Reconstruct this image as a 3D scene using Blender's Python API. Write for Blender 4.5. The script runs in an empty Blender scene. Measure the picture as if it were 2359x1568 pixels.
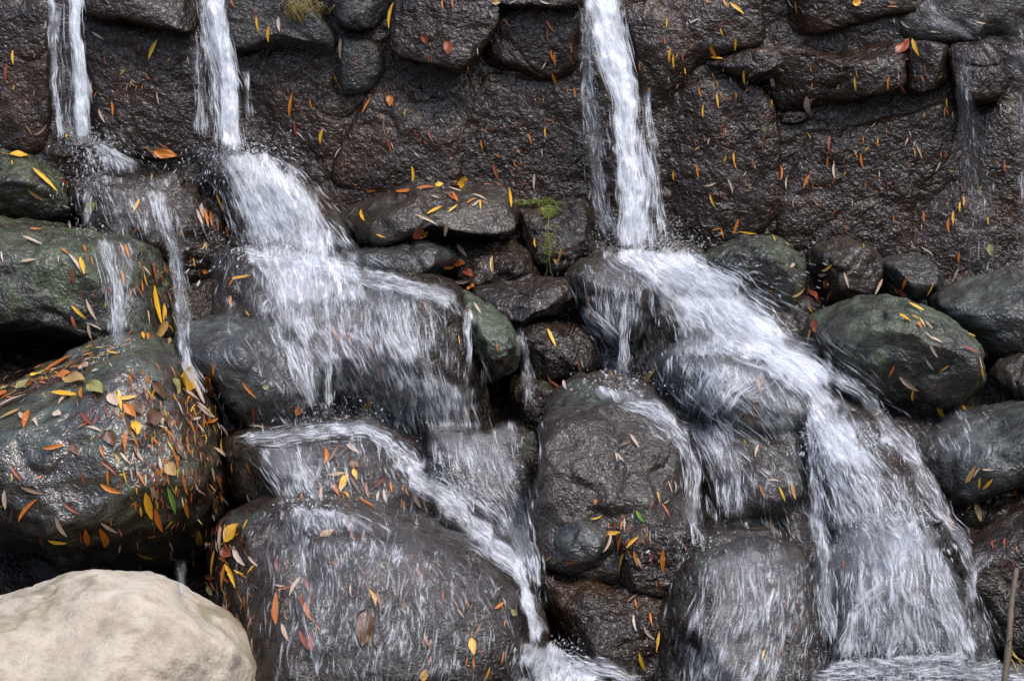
import bpy, bmesh, math, random
import numpy as np
from mathutils import Vector, Matrix

random.seed(7); RNG = np.random.default_rng(11)
SC = bpy.context.scene; COL = SC.collection; R = math.radians

# ------------------------------------------------------------------ camera, sky, sun, exposure
CAM = Vector((0.0, -6.0, 1.35)); PITCH = R(5.0); WV, HV = 2358.0, 1568.0; FW = 0.5; FH = FW*680/1024
cam_d = bpy.data.cameras.new("camera"); cam_d.lens = 72; cam_d.sensor_width = 36; cam_d.clip_end = 500; cam_d.clip_start = 0.05
cam_o = bpy.data.objects.new("camera", cam_d); COL.objects.link(cam_o)
cam_o.location = CAM; cam_o.rotation_euler = (R(90)-PITCH, 0, 0); SC.camera = cam_o
TO_SUN = Vector((0.30, -0.42, 0.86)).normalized()
w = bpy.data.worlds.new("World"); SC.world = w; w.use_nodes = True
nt = w.node_tree; bg = nt.nodes["Background"]
sky = nt.nodes.new("ShaderNodeTexSky"); sky.sky_type = 'NISHITA'; sky.sun_disc = False
sky.sun_elevation = math.asin(TO_SUN.z); sky.sun_rotation = math.atan2(TO_SUN.x, TO_SUN.y)
sky.dust_density = 2.5; sky.air_density = 1.0; sky.ozone_density = 1.0
nt.links.new(sky.outputs[0], bg.inputs[0]); bg.inputs[1].default_value = 0.15
sl = bpy.data.lights.new("sun", 'SUN'); sl.energy = 0.65; sl.angle = R(24); sl.color = (1.0, 0.95, 0.88)
so = bpy.data.objects.new("sun", sl); COL.objects.link(so); so.rotation_euler = TO_SUN.to_track_quat('Z', 'Y').to_euler()
vs = SC.view_settings; vs.view_transform = 'Standard'; vs.look = 'None'; vs.exposure = 1.30; vs.gamma = 1; vs.use_curve_mapping = False
cy = SC.cycles; cy.use_denoising = True; cy.transparent_max_bounces = 64; cy.max_bounces = 6; cy.diffuse_bounces = 3
cy.glossy_bounces = 3; cy.transmission_bounces = 3; cy.caustics_reflective = False; cy.caustics_refractive = False

# ------------------------------------------------------------------ pixel rays (photo measured on a 2358 x 1568 grid)
SP, CP = math.sin(PITCH), math.cos(PITCH)
def rays(vx, vy):
    vx = np.asarray(vx, float); vy = np.asarray(vy, float)
    nx = (vx/WV-0.5)*FW; nz = (0.5-vy/HV)*FH
    return np.stack([nx, CP+nz*SP, nz*CP-SP], -1)
def at(vx, vy, Y):
    d = rays(vx, vy); t = (np.asarray(Y, float)-CAM.y)/d[..., 1]
    return np.array(CAM)+d*t[..., None]

# ------------------------------------------------------------------ noise
def _hash(i, j, k, s):
    h = (i*374761393+j*668265263+k*2147483647+s*974634777) & 0xFFFFFFFF
    h = ((h ^ (h >> 13))*1274126177) & 0xFFFFFFFF
    h = ((h ^ (h >> 16))*2246822519) & 0xFFFFFFFF
    return (h ^ (h >> 15)) & 0xFFFFFFFF
def perlin(p, seed=0):
    p = np.asarray(p, float); f = np.floor(p).astype(np.int64); r = p-f
    u = r*r*r*(r*(r*6-15)+10); out = np.zeros(p.shape[:-1])
    for dx in (0, 1):
        wx = u[..., 0] if dx else 1-u[..., 0]
        for dy in (0, 1):
            wy = u[..., 1] if dy else 1-u[..., 1]
            for dz in (0, 1):
                wz = u[..., 2] if dz else 1-u[..., 2]
                h = _hash(f[..., 0]+dx, f[..., 1]+dy, f[..., 2]+dz, seed)
                a = (h & 1023)/1023.0*2-1; b = ((h >> 10) & 1023)/1023.0*2-1; c = ((h >> 20) & 1023)/1023.0*2-1
                out += wx*wy*wz*(a*(r[..., 0]-dx)+b*(r[..., 1]-dy)+c*(r[..., 2]-dz))
    return out*1.1
def fbm(p, octv=4, seed=0, gain=0.5):
    s = 0; a = 1; f = 1.0
    for o in range(octv):
        s = s+a*perlin(p*f+o*17.3, seed+o); a *= gain; f *= 2.03
    return s
def ridged(p, octv=3, seed=0):
    s = 0; a = 1; f = 1.0
    for o in range(octv):
        s = s+a*(1-np.abs(perlin(p*f+o*9.1, seed+o))*2.2); a *= 0.5; f *= 2.1
    return s

# ------------------------------------------------------------------ object helpers
def tag(o, label=None, cat=None, group=None, kind=None):
    if label: o["label"] = label
    if cat: o["category"] = cat
    if group: o["group"] = group
    if kind: o["kind"] = kind
    return o
def empty(name, loc):
    o = bpy.data.objects.new(name, None); o.empty_display_size = 0.05; COL.objects.link(o); o.location = loc
    return o
def mesh_from(name, co, faces, smooth=True, mats=()):
    me = bpy.data.meshes.new(name)
    co = np.asarray(co, np.float32); faces = np.asarray(faces, np.int32)
    me.vertices.add(len(co)); me.vertices.foreach_set("co", co.ravel())
    k = faces.shape[1]; n = len(faces)
    me.loops.add(n*k); me.loops.foreach_set("vertex_index", faces.ravel())
    me.polygons.add(n); me.polygons.foreach_set("loop_start", np.arange(n, dtype=np.int32)*k)
    if smooth: me.polygons.foreach_set("use_smooth", np.ones(n, bool))
    for m in mats: me.materials.append(m)
    me.update(calc_edges=True); me.validate()
    return me
def link(name, me, parent=None, loc=None):
    o = bpy.data.objects.new(name, me); COL.objects.link(o)
    if loc is not None: o.location = loc
    if parent is not None:
        o.parent = parent
    return o

# ------------------------------------------------------------------ materials
def newmat(name):
    m = bpy.data.materials.new(name); m.use_nodes = True
    t = m.node_tree; t.nodes.clear()
    out = t.nodes.new("ShaderNodeOutputMaterial")
    return m, t, out
def N(t, typ, **kw):
    n = t.nodes.new(typ)
    for k, v in kw.items():
        if k.startswith("i_"):
            key = k[2:]; key = int(key) if key.isdigit() else key.replace("_", " ")
            n.inputs[key].default_value = v
        else: setattr(n, k, v)
    return n
def noise(t, vec, scale, detail=3, rough=0.55, dist=0.0):
    n = N(t, "ShaderNodeTexNoise"); n.inputs["Scale"].default_value = scale; n.inputs["Detail"].default_value = detail
    n.inputs["Roughness"].default_value = rough; n.inputs["Distortion"].default_value = dist
    if vec is not None: t.links.new(vec, n.inputs["Vector"])
    return n.outputs["Fac"]
def ramp(t, fac, stops):
    r = N(t, "ShaderNodeValToRGB"); e = r.color_ramp.elements
    while len(e) < len(stops): e.new(0.5)
    for i, (p, c) in enumerate(stops): e[i].position = p; e[i].color = (c[0], c[1], c[2], 1) if isinstance(c, tuple) else (c, c, c, 1)
    t.links.new(fac, r.inputs[0]); return r.outputs[0]
def math_(t, op, a, b=None, clamp=False):
    n = N(t, "ShaderNodeMath", operation=op, use_clamp=clamp)
    for i, v in enumerate((a, b)):
        if v is None: continue
        if isinstance(v, (int, float)): n.inputs[i].default_value = v
        else: t.links.new(v, n.inputs[i])
    return n.outputs[0]
def mixc(t, fac, a, b):
    n = N(t, "ShaderNodeMix", data_type='RGBA')
    if isinstance(fac, (int, float)): n.inputs[0].default_value = fac
    else: t.links.new(fac, n.inputs[0])
    for i, v in ((6, a), (7, b)):
        if isinstance(v, tuple): n.inputs[i].default_value = (*v, 1)
        else: t.links.new(v, n.inputs[i])
    return n.outputs[2]

def rock_mat(name, dark, mid, stain, algae=(0.05, 0.075, 0.05), algae_amt=0.0, rough=(0.22, 0.5), wrinkle=95, bump=0.8, stretch=1.0, spec=0.5):
    """wet dark stone: brown-black base, rusty stains, algae patches, a rippled wet skin"""
    m, t, out = newmat(name)
    tc = N(t, "ShaderNodeNewGeometry").outputs["Position"]
    mp = N(t, "ShaderNodeMapping"); t.links.new(tc, mp.inputs[0]); mp.inputs["Scale"].default_value = (1, 1, stretch)
    v = mp.outputs[0]
    n1 = noise(t, v, 7, 6, 0.65); n2 = noise(t, v, 3.1, 5, 0.6, 0.6); n3 = noise(t, v, 30, 4, 0.6); n4 = noise(t, v, 4.3, 6, 0.62, 0.3)
    c = mixc(t, ramp(t, n1, [(0.35, 0.0), (0.68, 1.0)]), dark, mid)
    c = mixc(t, ramp(t, n2, [(0.52, 0.0), (0.70, 0.8)]), c, stain)
    if algae_amt > 0:
        up = N(t, "ShaderNodeSeparateXYZ"); g = N(t, "ShaderNodeNewGeometry"); t.links.new(g.outputs["Normal"], up.inputs[0])
        k = math_(t, 'ADD', n4, math_(t, 'MULTIPLY', up.outputs[2], 0.10))
        k = math_(t, 'ADD', k, math_(t, 'MULTIPLY', math_(t, 'SUBTRACT', n3, 0.5), 0.45))
        lo = 0.72-0.30*algae_amt
        c = mixc(t, ramp(t, k, [(lo, 0.0), (lo+0.14, 0.85)]), c, algae)
    c = mixc(t, ramp(t, n3, [(0.3, 0.55), (0.75, 0.0)]), c, dark)
    b = N(t, "ShaderNodeBsdfPrincipled"); t.links.new(c, b.inputs["Base Color"])
    b.inputs["Specular IOR Level"].default_value = spec
    nr = noise(t, v, 5.5, 5, 0.6)
    rr = ramp(t, nr, [(0.35, rough[0]*0.75), (0.68, rough[1]*0.85)]); t.links.new(rr, b.inputs["Roughness"])
    w1 = noise(t, v, wrinkle, 2.5, 0.55, 0.9); w2 = noise(t, v, wrinkle*0.38, 3, 0.55, 0.4); w3 = noise(t, v, wrinkle*0.11, 3, 0.5)
    patch = ramp(t, noise(t, v, 2.6, 3, 0.5), [(0.35, 0.55), (0.62, 1.0)])
    h = math_(t, 'ADD', math_(t, 'MULTIPLY', w1, 0.0125), math_(t, 'MULTIPLY', w2, 0.014))
    h = math_(t, 'MULTIPLY', h, patch)
    h = math_(t, 'ADD', h, math_(t, 'MULTIPLY', w3, 0.016))
    bp = N(t, "ShaderNodeBump"); bp.inputs["Strength"].default_value = bump; bp.inputs["Distance"].default_value = 1.0
    t.links.new(h, bp.inputs["Height"]); t.links.new(bp.outputs[0], b.inputs["Normal"])
    t.links.new(b.outputs[0], out.inputs[0])
    return m
M_WALL = rock_mat("wet_wall_stone", (0.012, 0.0058, 0.0030), (0.034, 0.0190, 0.0105), (0.060, 0.025, 0.0085), rough=(0.24, 0.44), bump=0.85, wrinkle=66, spec=0.45)
M_WALLG = rock_mat("wet_wall_stone_grey", (0.020, 0.018, 0.016), (0.055, 0.050, 0.044), (0.05, 0.036, 0.02), (0.05, 0.055, 0.025), 0.35, (0.3, 0.55), 95, 0.8)
M_DARK = rock_mat("wet_dark_rock", (0.014, 0.008, 0.0048), (0.043, 0.028, 0.018), (0.060, 0.029, 0.012), (0.035, 0.045, 0.033), 0.25, (0.2, 0.42), 80, 0.9)
M_BROWN = rock_mat("wet_brown_rock", (0.016, 0.011, 0.008), (0.045, 0.030, 0.021), (0.060, 0.032, 0.016), algae_amt=0.0, rough=(0.2, 0.4), wrinkle=75, bump=1.0)
M_GREEN = rock_mat("algae_green_rock", (0.018, 0.016, 0.012), (0.050, 0.048, 0.038), (0.045, 0.033, 0.018), (0.080, 0.095, 0.048), 0.68, (0.26, 0.52), 85, 0.9)
M_TEAL = rock_mat("grey_green_wet_rock", (0.022, 0.021, 0.019), (0.058, 0.058, 0.052), (0.045, 0.036, 0.026), (0.088, 0.098, 0.082), 0.55, (0.18, 0.40), 80, 0.65)
M_GREY = rock_mat("wet_grey_rock", (0.020, 0.0135, 0.0095), (0.066, 0.050, 0.038), (0.055, 0.040, 0.028), (0.05, 0.065, 0.05), 0.3, (0.18, 0.4), 85, 0.65)

M_MOSSR = rock_mat("pale_green_smooth_rock", (0.022, 0.019, 0.014), (0.060, 0.058, 0.048), (0.050, 0.036, 0.022), (0.092, 0.118, 0.070), 0.78, (0.24, 0.46), 90, 0.75)

M_BIG = rock_mat("big_mossy_wet_boulder", (0.020, 0.016, 0.011), (0.062, 0.053, 0.038), (0.052, 0.034, 0.017), (0.085, 0.098, 0.060), 0.72, (0.12, 0.36), 80, 0.5, spec=0.9)

def pale_mat():
    m, t, out = newmat("dry_pale_sandstone")
    v = N(t, "ShaderNodeNewGeometry").outputs["Position"]
    n1 = noise(t, v, 6, 7, 0.62, 0.4); n2 = noise(t, v, 22, 6, 0.65); n3 = noise(t, v, 2.4, 4, 0.5); n4 = noise(t, v, 5.0, 6, 0.6, 0.5)
    c = mixc(t, ramp(t, n1, [(0.3, 0.0), (0.7, 1.0)]), (0.36, 0.30, 0.225), (0.54, 0.47, 0.375))
    c = mixc(t, ramp(t, n2, [(0.30, 0.55), (0.55, 0.0)]), c, (0.23, 0.185, 0.13))
    c = mixc(t, ramp(t, n4, [(0.53, 0.0), (0.62, 0.75)]), c, (0.19, 0.165, 0.09))
    c = mixc(t, ramp(t, noise(t, v, 70, 4, 0.7), [(0.30, 0.45), (0.44, 0.0)]), c, (0.22, 0.18, 0.13))
    c = mixc(t, ramp(t, n3, [(0.55, 0.0), (0.7, 0.5)]), c, (0.60, 0.53, 0.43))
    b = N(t, "ShaderNodeBsdfPrincipled"); t.links.new(c, b.inputs["Base Color"]); b.inputs["Roughness"].default_value = 0.85
    b.inputs["Specular IOR Level"].default_value = 0.25
    h = math_(t, 'ADD', math_(t, 'MULTIPLY', noise(t, v, 11, 7, 0.6), 0.032), math_(t, 'MULTIPLY', noise(t, v, 120, 4, 0.7), 0.004))
    bp = N(t, "ShaderNodeBump"); bp.inputs["Strength"].default_value = 0.8; bp.inputs["Distance"].default_value = 1.0
    t.links.new(h, bp.inputs["Height"]); t.links.new(bp.outputs[0], b.inputs["Normal"]); t.links.new(b.outputs[0], out.inputs[0])
    return m
M_PALE = pale_mat()

def water_mat(name, sheet=True, bright=1.0):
    m, t, out = newmat(name)
    dens = N(t, "ShaderNodeAttribute", attribute_name="dens").outputs["Fac"]
    b = N(t, "ShaderNodeBsdfPrincipled"); b.inputs["Base Color"].default_value = (0.88*bright, 0.90*bright, 0.93*bright, 1)
    b.inputs["Roughness"].default_value = 0.3; b.inputs["IOR"].default_value = 1.33
    tl = N(t, "ShaderNodeBsdfTranslucent"); tl.inputs[0].default_value = (0.90, 0.93, 0.96, 1)
    mx = N(t, "ShaderNodeMixShader"); mx.inputs[0].default_value = 0.28
    t.links.new(b.outputs[0], mx.inputs[1]); t.links.new(tl.outputs[0], mx.inputs[2])
    tr = N(t, "ShaderNodeBsdfTransparent")
    fin = N(t, "ShaderNodeMixShader"); t.links.new(tr.outputs[0], fin.inputs[1]); t.links.new(mx.outputs[0], fin.inputs[2])
    if sheet:
        uv = N(t, "ShaderNodeUVMap", uv_map="flow").outputs[0]
        def nz(sx, sy, d, r, dist=0.0):
            mp = N(t, "ShaderNodeMapping"); mp.inputs["Scale"].default_value = (sx, sy, 1); t.links.new(uv, mp.inputs[0])
            return noise(t, mp.outputs[0], 1.0, d, r, dist)
        a = math_(t, 'MULTIPLY', math_(t, 'SUBTRACT', nz(62, 12, 3, 0.6, 0.5), 0.5), 2.3)
        c = math_(t, 'MULTIPLY', math_(t, 'SUBTRACT', nz(210, 36, 2, 0.6, 0.4), 0.5), 2.0)
        d = math_(t, 'MULTIPLY', math_(t, 'SUBTRACT', nz(20, 8, 4, 0.6, 0.6), 0.5), 2.6)
        val = math_(t, 'ADD', math_(t, 'ADD', a, c), math_(t, 'ADD', d, dens))
        mr = N(t, "ShaderNodeMapRange", interpolation_type='SMOOTHSTEP'); mr.inputs[1].default_value = 0.10; mr.inputs[2].default_value = 1.45
        mr.inputs[3].default_value = 0.0; mr.inputs[4].default_value = 0.93
        t.links.new(val, mr.inputs[0])
        mist = math_(t, 'MULTIPLY', math_(t, 'ADD', math_(t, 'MULTIPLY', dens, 0.55, True), math_(t, 'MULTIPLY', math_(t, 'MULTIPLY', math_(t, 'ADD', dens, 0.55), 1.6, True), 0.05)), math_(t, 'ADD', nz(14, 4, 3, 0.6, 0.3), 0.1))
        t.links.new(math_(t, 'MAXIMUM', mr.outputs[0], mist), fin.inputs[0])
        bp = N(t, "ShaderNodeBump"); bp.inputs["Strength"].default_value = 0.35; bp.inputs["Distance"].default_value = 0.006
        t.links.new(val, bp.inputs["Height"]); t.links.new(bp.outputs[0], b.inputs["Normal"])
    else:
        lw = N(t, "ShaderNodeLayerWeight"); lw.inputs[0].default_value = 0.5
        k = math_(t, 'POWER', math_(t, 'SUBTRACT', 1.0, lw.outputs["Facing"]), 2.2)
        t.links.new(math_(t, 'MULTIPLY', dens, k), fin.inputs[0])
    t.links.new(fin.outputs[0], out.inputs[0])
    return m
M_SHEET = water_mat("white_water_sheet", True); M_STRAND = water_mat("white_water_strand", False)

def pool_mat():
    m, t, out = newmat("pool_water")
    v = N(t, "ShaderNodeNewGeometry").outputs["Position"]
    b = N(t, "ShaderNodeBsdfPrincipled"); b.inputs["Base Color"].default_value = (0.03, 0.03, 0.028, 1); b.inputs["Roughness"].default_value = 0.08
    b.inputs["IOR"].default_value = 1.33
    h = math_(t, 'ADD', math_(t, 'MULTIPLY', noise(t, v, 14, 3, 0.5, 0.6), 0.03), math_(t, 'MULTIPLY', noise(t, v, 55, 3, 0.5, 0.6), 0.008))
    bp = N(t, "ShaderNodeBump"); bp.inputs["Strength"].default_value = 0.8; bp.inputs["Distance"].default_value = 1.0
    t.links.new(h, bp.inputs["Height"]); t.links.new(bp.outputs[0], b.inputs["Normal"]); t.links.new(b.outputs[0], out.inputs[0])
    return m

def leaf_mat(name, c1, c2, blot):
    m, t, out = newmat(name)
    v = N(t, "ShaderNodeTexCoord").outputs["Object"]; oi = N(t, "ShaderNodeObjectInfo").outputs["Random"]
    n1 = noise(t, v, 5, 4, 0.6); n2 = noise(t, v, 16, 4, 0.65)
    c = mixc(t, math_(t, 'ADD', math_(t, 'MULTIPLY', n1, 0.9), math_(t, 'SUBTRACT', math_(t, 'MULTIPLY', oi, 0.8), 0.4), True), c1, c2)
    c = mixc(t, ramp(t, n2, [(0.58, 0.0), (0.74, 0.75)]), c, blot)
    b = N(t, "ShaderNodeBsdfPrincipled"); t.links.new(c, b.inputs["Base Color"]); b.inputs["Roughness"].default_value = 0.38
    tl = N(t, "ShaderNodeBsdfTranslucent"); t.links.new(c, tl.inputs[0])
    mx = N(t, "ShaderNodeMixShader"); mx.inputs[0].default_value = 0.18
    t.links.new(b.outputs[0], mx.inputs[1]); t.links.new(tl.outputs[0], mx.inputs[2]); t.links.new(mx.outputs[0], out.inputs[0])
    return m
LM = {
 'y': leaf_mat("leaf_yellow", (0.78, 0.46, 0.03), (0.66, 0.30, 0.02), (0.30, 0.11, 0.02)),
 'o': leaf_mat("leaf_orange", (0.60, 0.20, 0.02), (0.44, 0.11, 0.012), (0.20, 0.04, 0.01)),
 'r': leaf_mat("leaf_rust", (0.30, 0.065, 0.022), (0.18, 0.04, 0.017), (0.09, 0.02, 0.01)),
 'p': leaf_mat("leaf_pale", (0.58, 0.46, 0.36), (0.47, 0.31, 0.20), (0.40, 0.20, 0.09)),
 'b': leaf_mat("leaf_brown", (0.16, 0.075, 0.035), (0.10, 0.05, 0.025), (0.05, 0.025, 0.012)),
 't': leaf_mat("leaf_tan", (0.46, 0.30, 0.11), (0.36, 0.20, 0.07), (0.22, 0.10, 0.03)),
 'g': leaf_mat("leaf_green", (0.16, 0.36, 0.04), (0.24, 0.40, 0.06), (0.08, 0.2, 0.02)),
 'v': leaf_mat("leaf_olive", (0.30, 0.28, 0.09), (0.20, 0.18, 0.06), (0.12, 0.09, 0.03)),
}
# ------------------------------------------------------------------ stone builder
_ICO = {}
def ico(s):
    if s not in _ICO:
        bm = bmesh.new(); bmesh.ops.create_icosphere(bm, subdivisions=s, radius=1)
        co = np.array([v.co[:] for v in bm.verts]); fa = np.array([[v.index for v in f.verts] for f in bm.faces]); bm.free()
        _ICO[s] = (co, fa)
    return _ICO[s]
def catmull(pts, per=10):
    P = np.asarray(pts, float); n = len(P); out = []
    for i in range(n):
        p0, p1, p2, p3 = P[(i-1) % n], P[i], P[(i+1) % n], P[(i+2) % n]
        for k in range(per):
            s = k/per
            out.append(0.5*((2*p1)+(-p0+p2)*s+(2*p0-5*p1+4*p2-p3)*s*s+(-p0+3*p1-3*p2+p3)*s**3))
    return np.array(out)
def stone_co(poly, Yc, D, p=2.6, seed=0, sub=6, rough=1.0, facets=5, lean=0.0, fine=1.0):
    """closed stone whose outline in the plane y=Yc is poly (photo grid), D deep to either side"""
    W = at(np.array([q[0] for q in poly]), np.array([q[1] for q in poly]), np.full(len(poly), Yc))[:, [0, 2]]
    C = catmull(W, 8)
    x, z = C[:, 0], C[:, 1]; x2, z2 = np.roll(x, -1), np.roll(z, -1)
    cr = x*z2-x2*z; A = cr.sum()/2
    c = np.array([((x+x2)*cr).sum()/(6*A), ((z+z2)*cr).sum()/(6*A)])
    th = np.arctan2(z-c[1], x-c[0]); rr = np.hypot(x-c[0], z-c[1]); o = np.argsort(th); th, rr = th[o], rr[o]
    th = np.concatenate([th-2*math.pi, th, th+2*math.pi]); rr = np.concatenate([rr]*3)
    d, F = ico(sub)
    rho = np.hypot(d[:, 0], d[:, 2]); ang = np.arctan2(d[:, 2], d[:, 0]); r = np.interp(ang, th, rr)
    size = rr.mean()
    k = 1/((rho**p+np.abs(d[:, 1])**p)**(1/p))
    q = np.stack([rho*k*np.cos(ang), d[:, 1]*k, rho*k*np.sin(ang)], 1)      # unit shape
    rs = np.random.default_rng(seed+5)
    for i in range(facets):
        n = rs.normal(size=3); n[1] = -abs(n[1])*0.8-0.2; n /= np.linalg.norm(n)
        off = 0.66+0.22*rs.random()
        tt = q@n-off; q = q-np.outer(np.where(tt > 0, tt*0.75, 0), n)
    P = np.stack([c[0]+q[:, 0]*r, Yc+q[:, 1]*D, c[1]+q[:, 2]*r], 1)
    P[:, 1] += lean*(P[:, 2]-c[1])
    nd = np.stack([q[:, 0]/max(size, .05), q[:, 1]/D, q[:, 2]/max(size, .05)], 1); nd /= np.linalg.norm(nd, axis=1)[:, None]
    big = fbm(P*(1.3/size*0.5)+seed*3.7, 3, seed)*0.10*min(size, D*1.4)*rough
    mid = fbm(P*14+seed, 4, seed+20, 0.5)*0.012*rough*fine
    rid = (ridged(P*6.0+seed*1.3, 3, seed+40)-0.9)*0.005*rough*fine
    crack = -np.clip(0.06-np.abs(fbm(P*4.2+seed*2.1, 2, seed+60)), 0, 1)/0.06*0.008*rough*fine
    P = P+nd*(big+mid+rid+crack)[:, None]
    return P, F
SURF = {}                                    # stone object -> phrase used when a leaf lies on it
def stone(name, label, phrase, poly, Yc, D, mat, p=2.6, seed=0, sub=6, parent=None, cat=None, group=None, **kw):
    P, F = stone_co(poly, Yc, D, p, seed, sub, **kw)
    base = np.array([(P[:, 0].min()+P[:, 0].max())/2, (P[:, 1].min()+P[:, 1].max())/2, P[:, 2].min()])
    if parent is not None: base = np.array(parent.location)
    me = mesh_from(name, P-base, F, True, [mat])
    o = link(name, me, parent, None if parent is not None else base)
    if parent is None: tag(o, label, cat or name, group)
    SURF[o.name] = phrase
    return o

# ------------------------------------------------------------------ bedrock, ground, pool
BZ = np.array([-0.6, -0.2, 0.1, 0.35, 0.6, 0.85, 1.1, 1.4, 2.4]); BY = np.array([-1.15, -0.98, -0.80, -0.60, -0.44, -0.22, 0.03, 0.3, 0.5])
def bed_y(z): return np.interp(z, BZ, BY)
def grid_faces(nx, ny):
    i = np.arange((nx-1)*(ny-1)); a = (i//(ny-1))*ny+i % (ny-1)
    return np.stack([a, a+1, a+ny+1, a+ny], 1)
gx, gz = np.meshgrid(np.linspace(-2.6, 2.6, 420), np.linspace(-0.6, 1.5, 200), indexing='ij')
P = np.stack([gx, bed_y(gz), gz], -1)
P[..., 1] += fbm(P*3.0, 5, 3)*0.07-0.02; P[..., 2] += fbm(P*4.0+9, 3, 8)*0.04
o = link("bedrock", mesh_from("bedrock", P.reshape(-1, 3), grid_faces(420, 200), True, [M_DARK])); tag(o, kind="structure")
SURF[o.name] = "the bedrock between the boulders"
gp = np.array([[-120, -120, -0.35], [120, -120, -0.35], [120, 120, -0.35], [-120, 120, -0.35]])
gm, t, out = newmat("stream_bed_ground"); v = N(t, "ShaderNodeNewGeometry").outputs["Position"]
b = N(t, "ShaderNodeBsdfPrincipled"); t.links.new(mixc(t, noise(t, v, 2.0, 5), (0.05, 0.045, 0.035), (0.09, 0.08, 0.06)), b.inputs[0]); b.inputs["Roughness"].default_value = 0.8
t.links.new(b.outputs[0], out.inputs[0])
o = link("ground", mesh_from("ground", gp, [[0, 1, 2, 3]], False, [gm])); tag(o, kind="structure")
POOLZ = 0.135
gx, gy = np.meshgrid(np.linspace(-2.6, 2.6, 300), np.linspace(-3.0, -0.5, 160), indexing='ij')
P = np.stack([gx, gy, np.full_like(gx, POOLZ)], -1); P[..., 2] += fbm(P*5, 3, 5)*0.012
o = link("pool_water", mesh_from("pool_water", P.reshape(-1, 3), grid_faces(300, 160), True, [pool_mat()])); tag(o, kind="structure")
SURF[o.name] = "the pool water"

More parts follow.
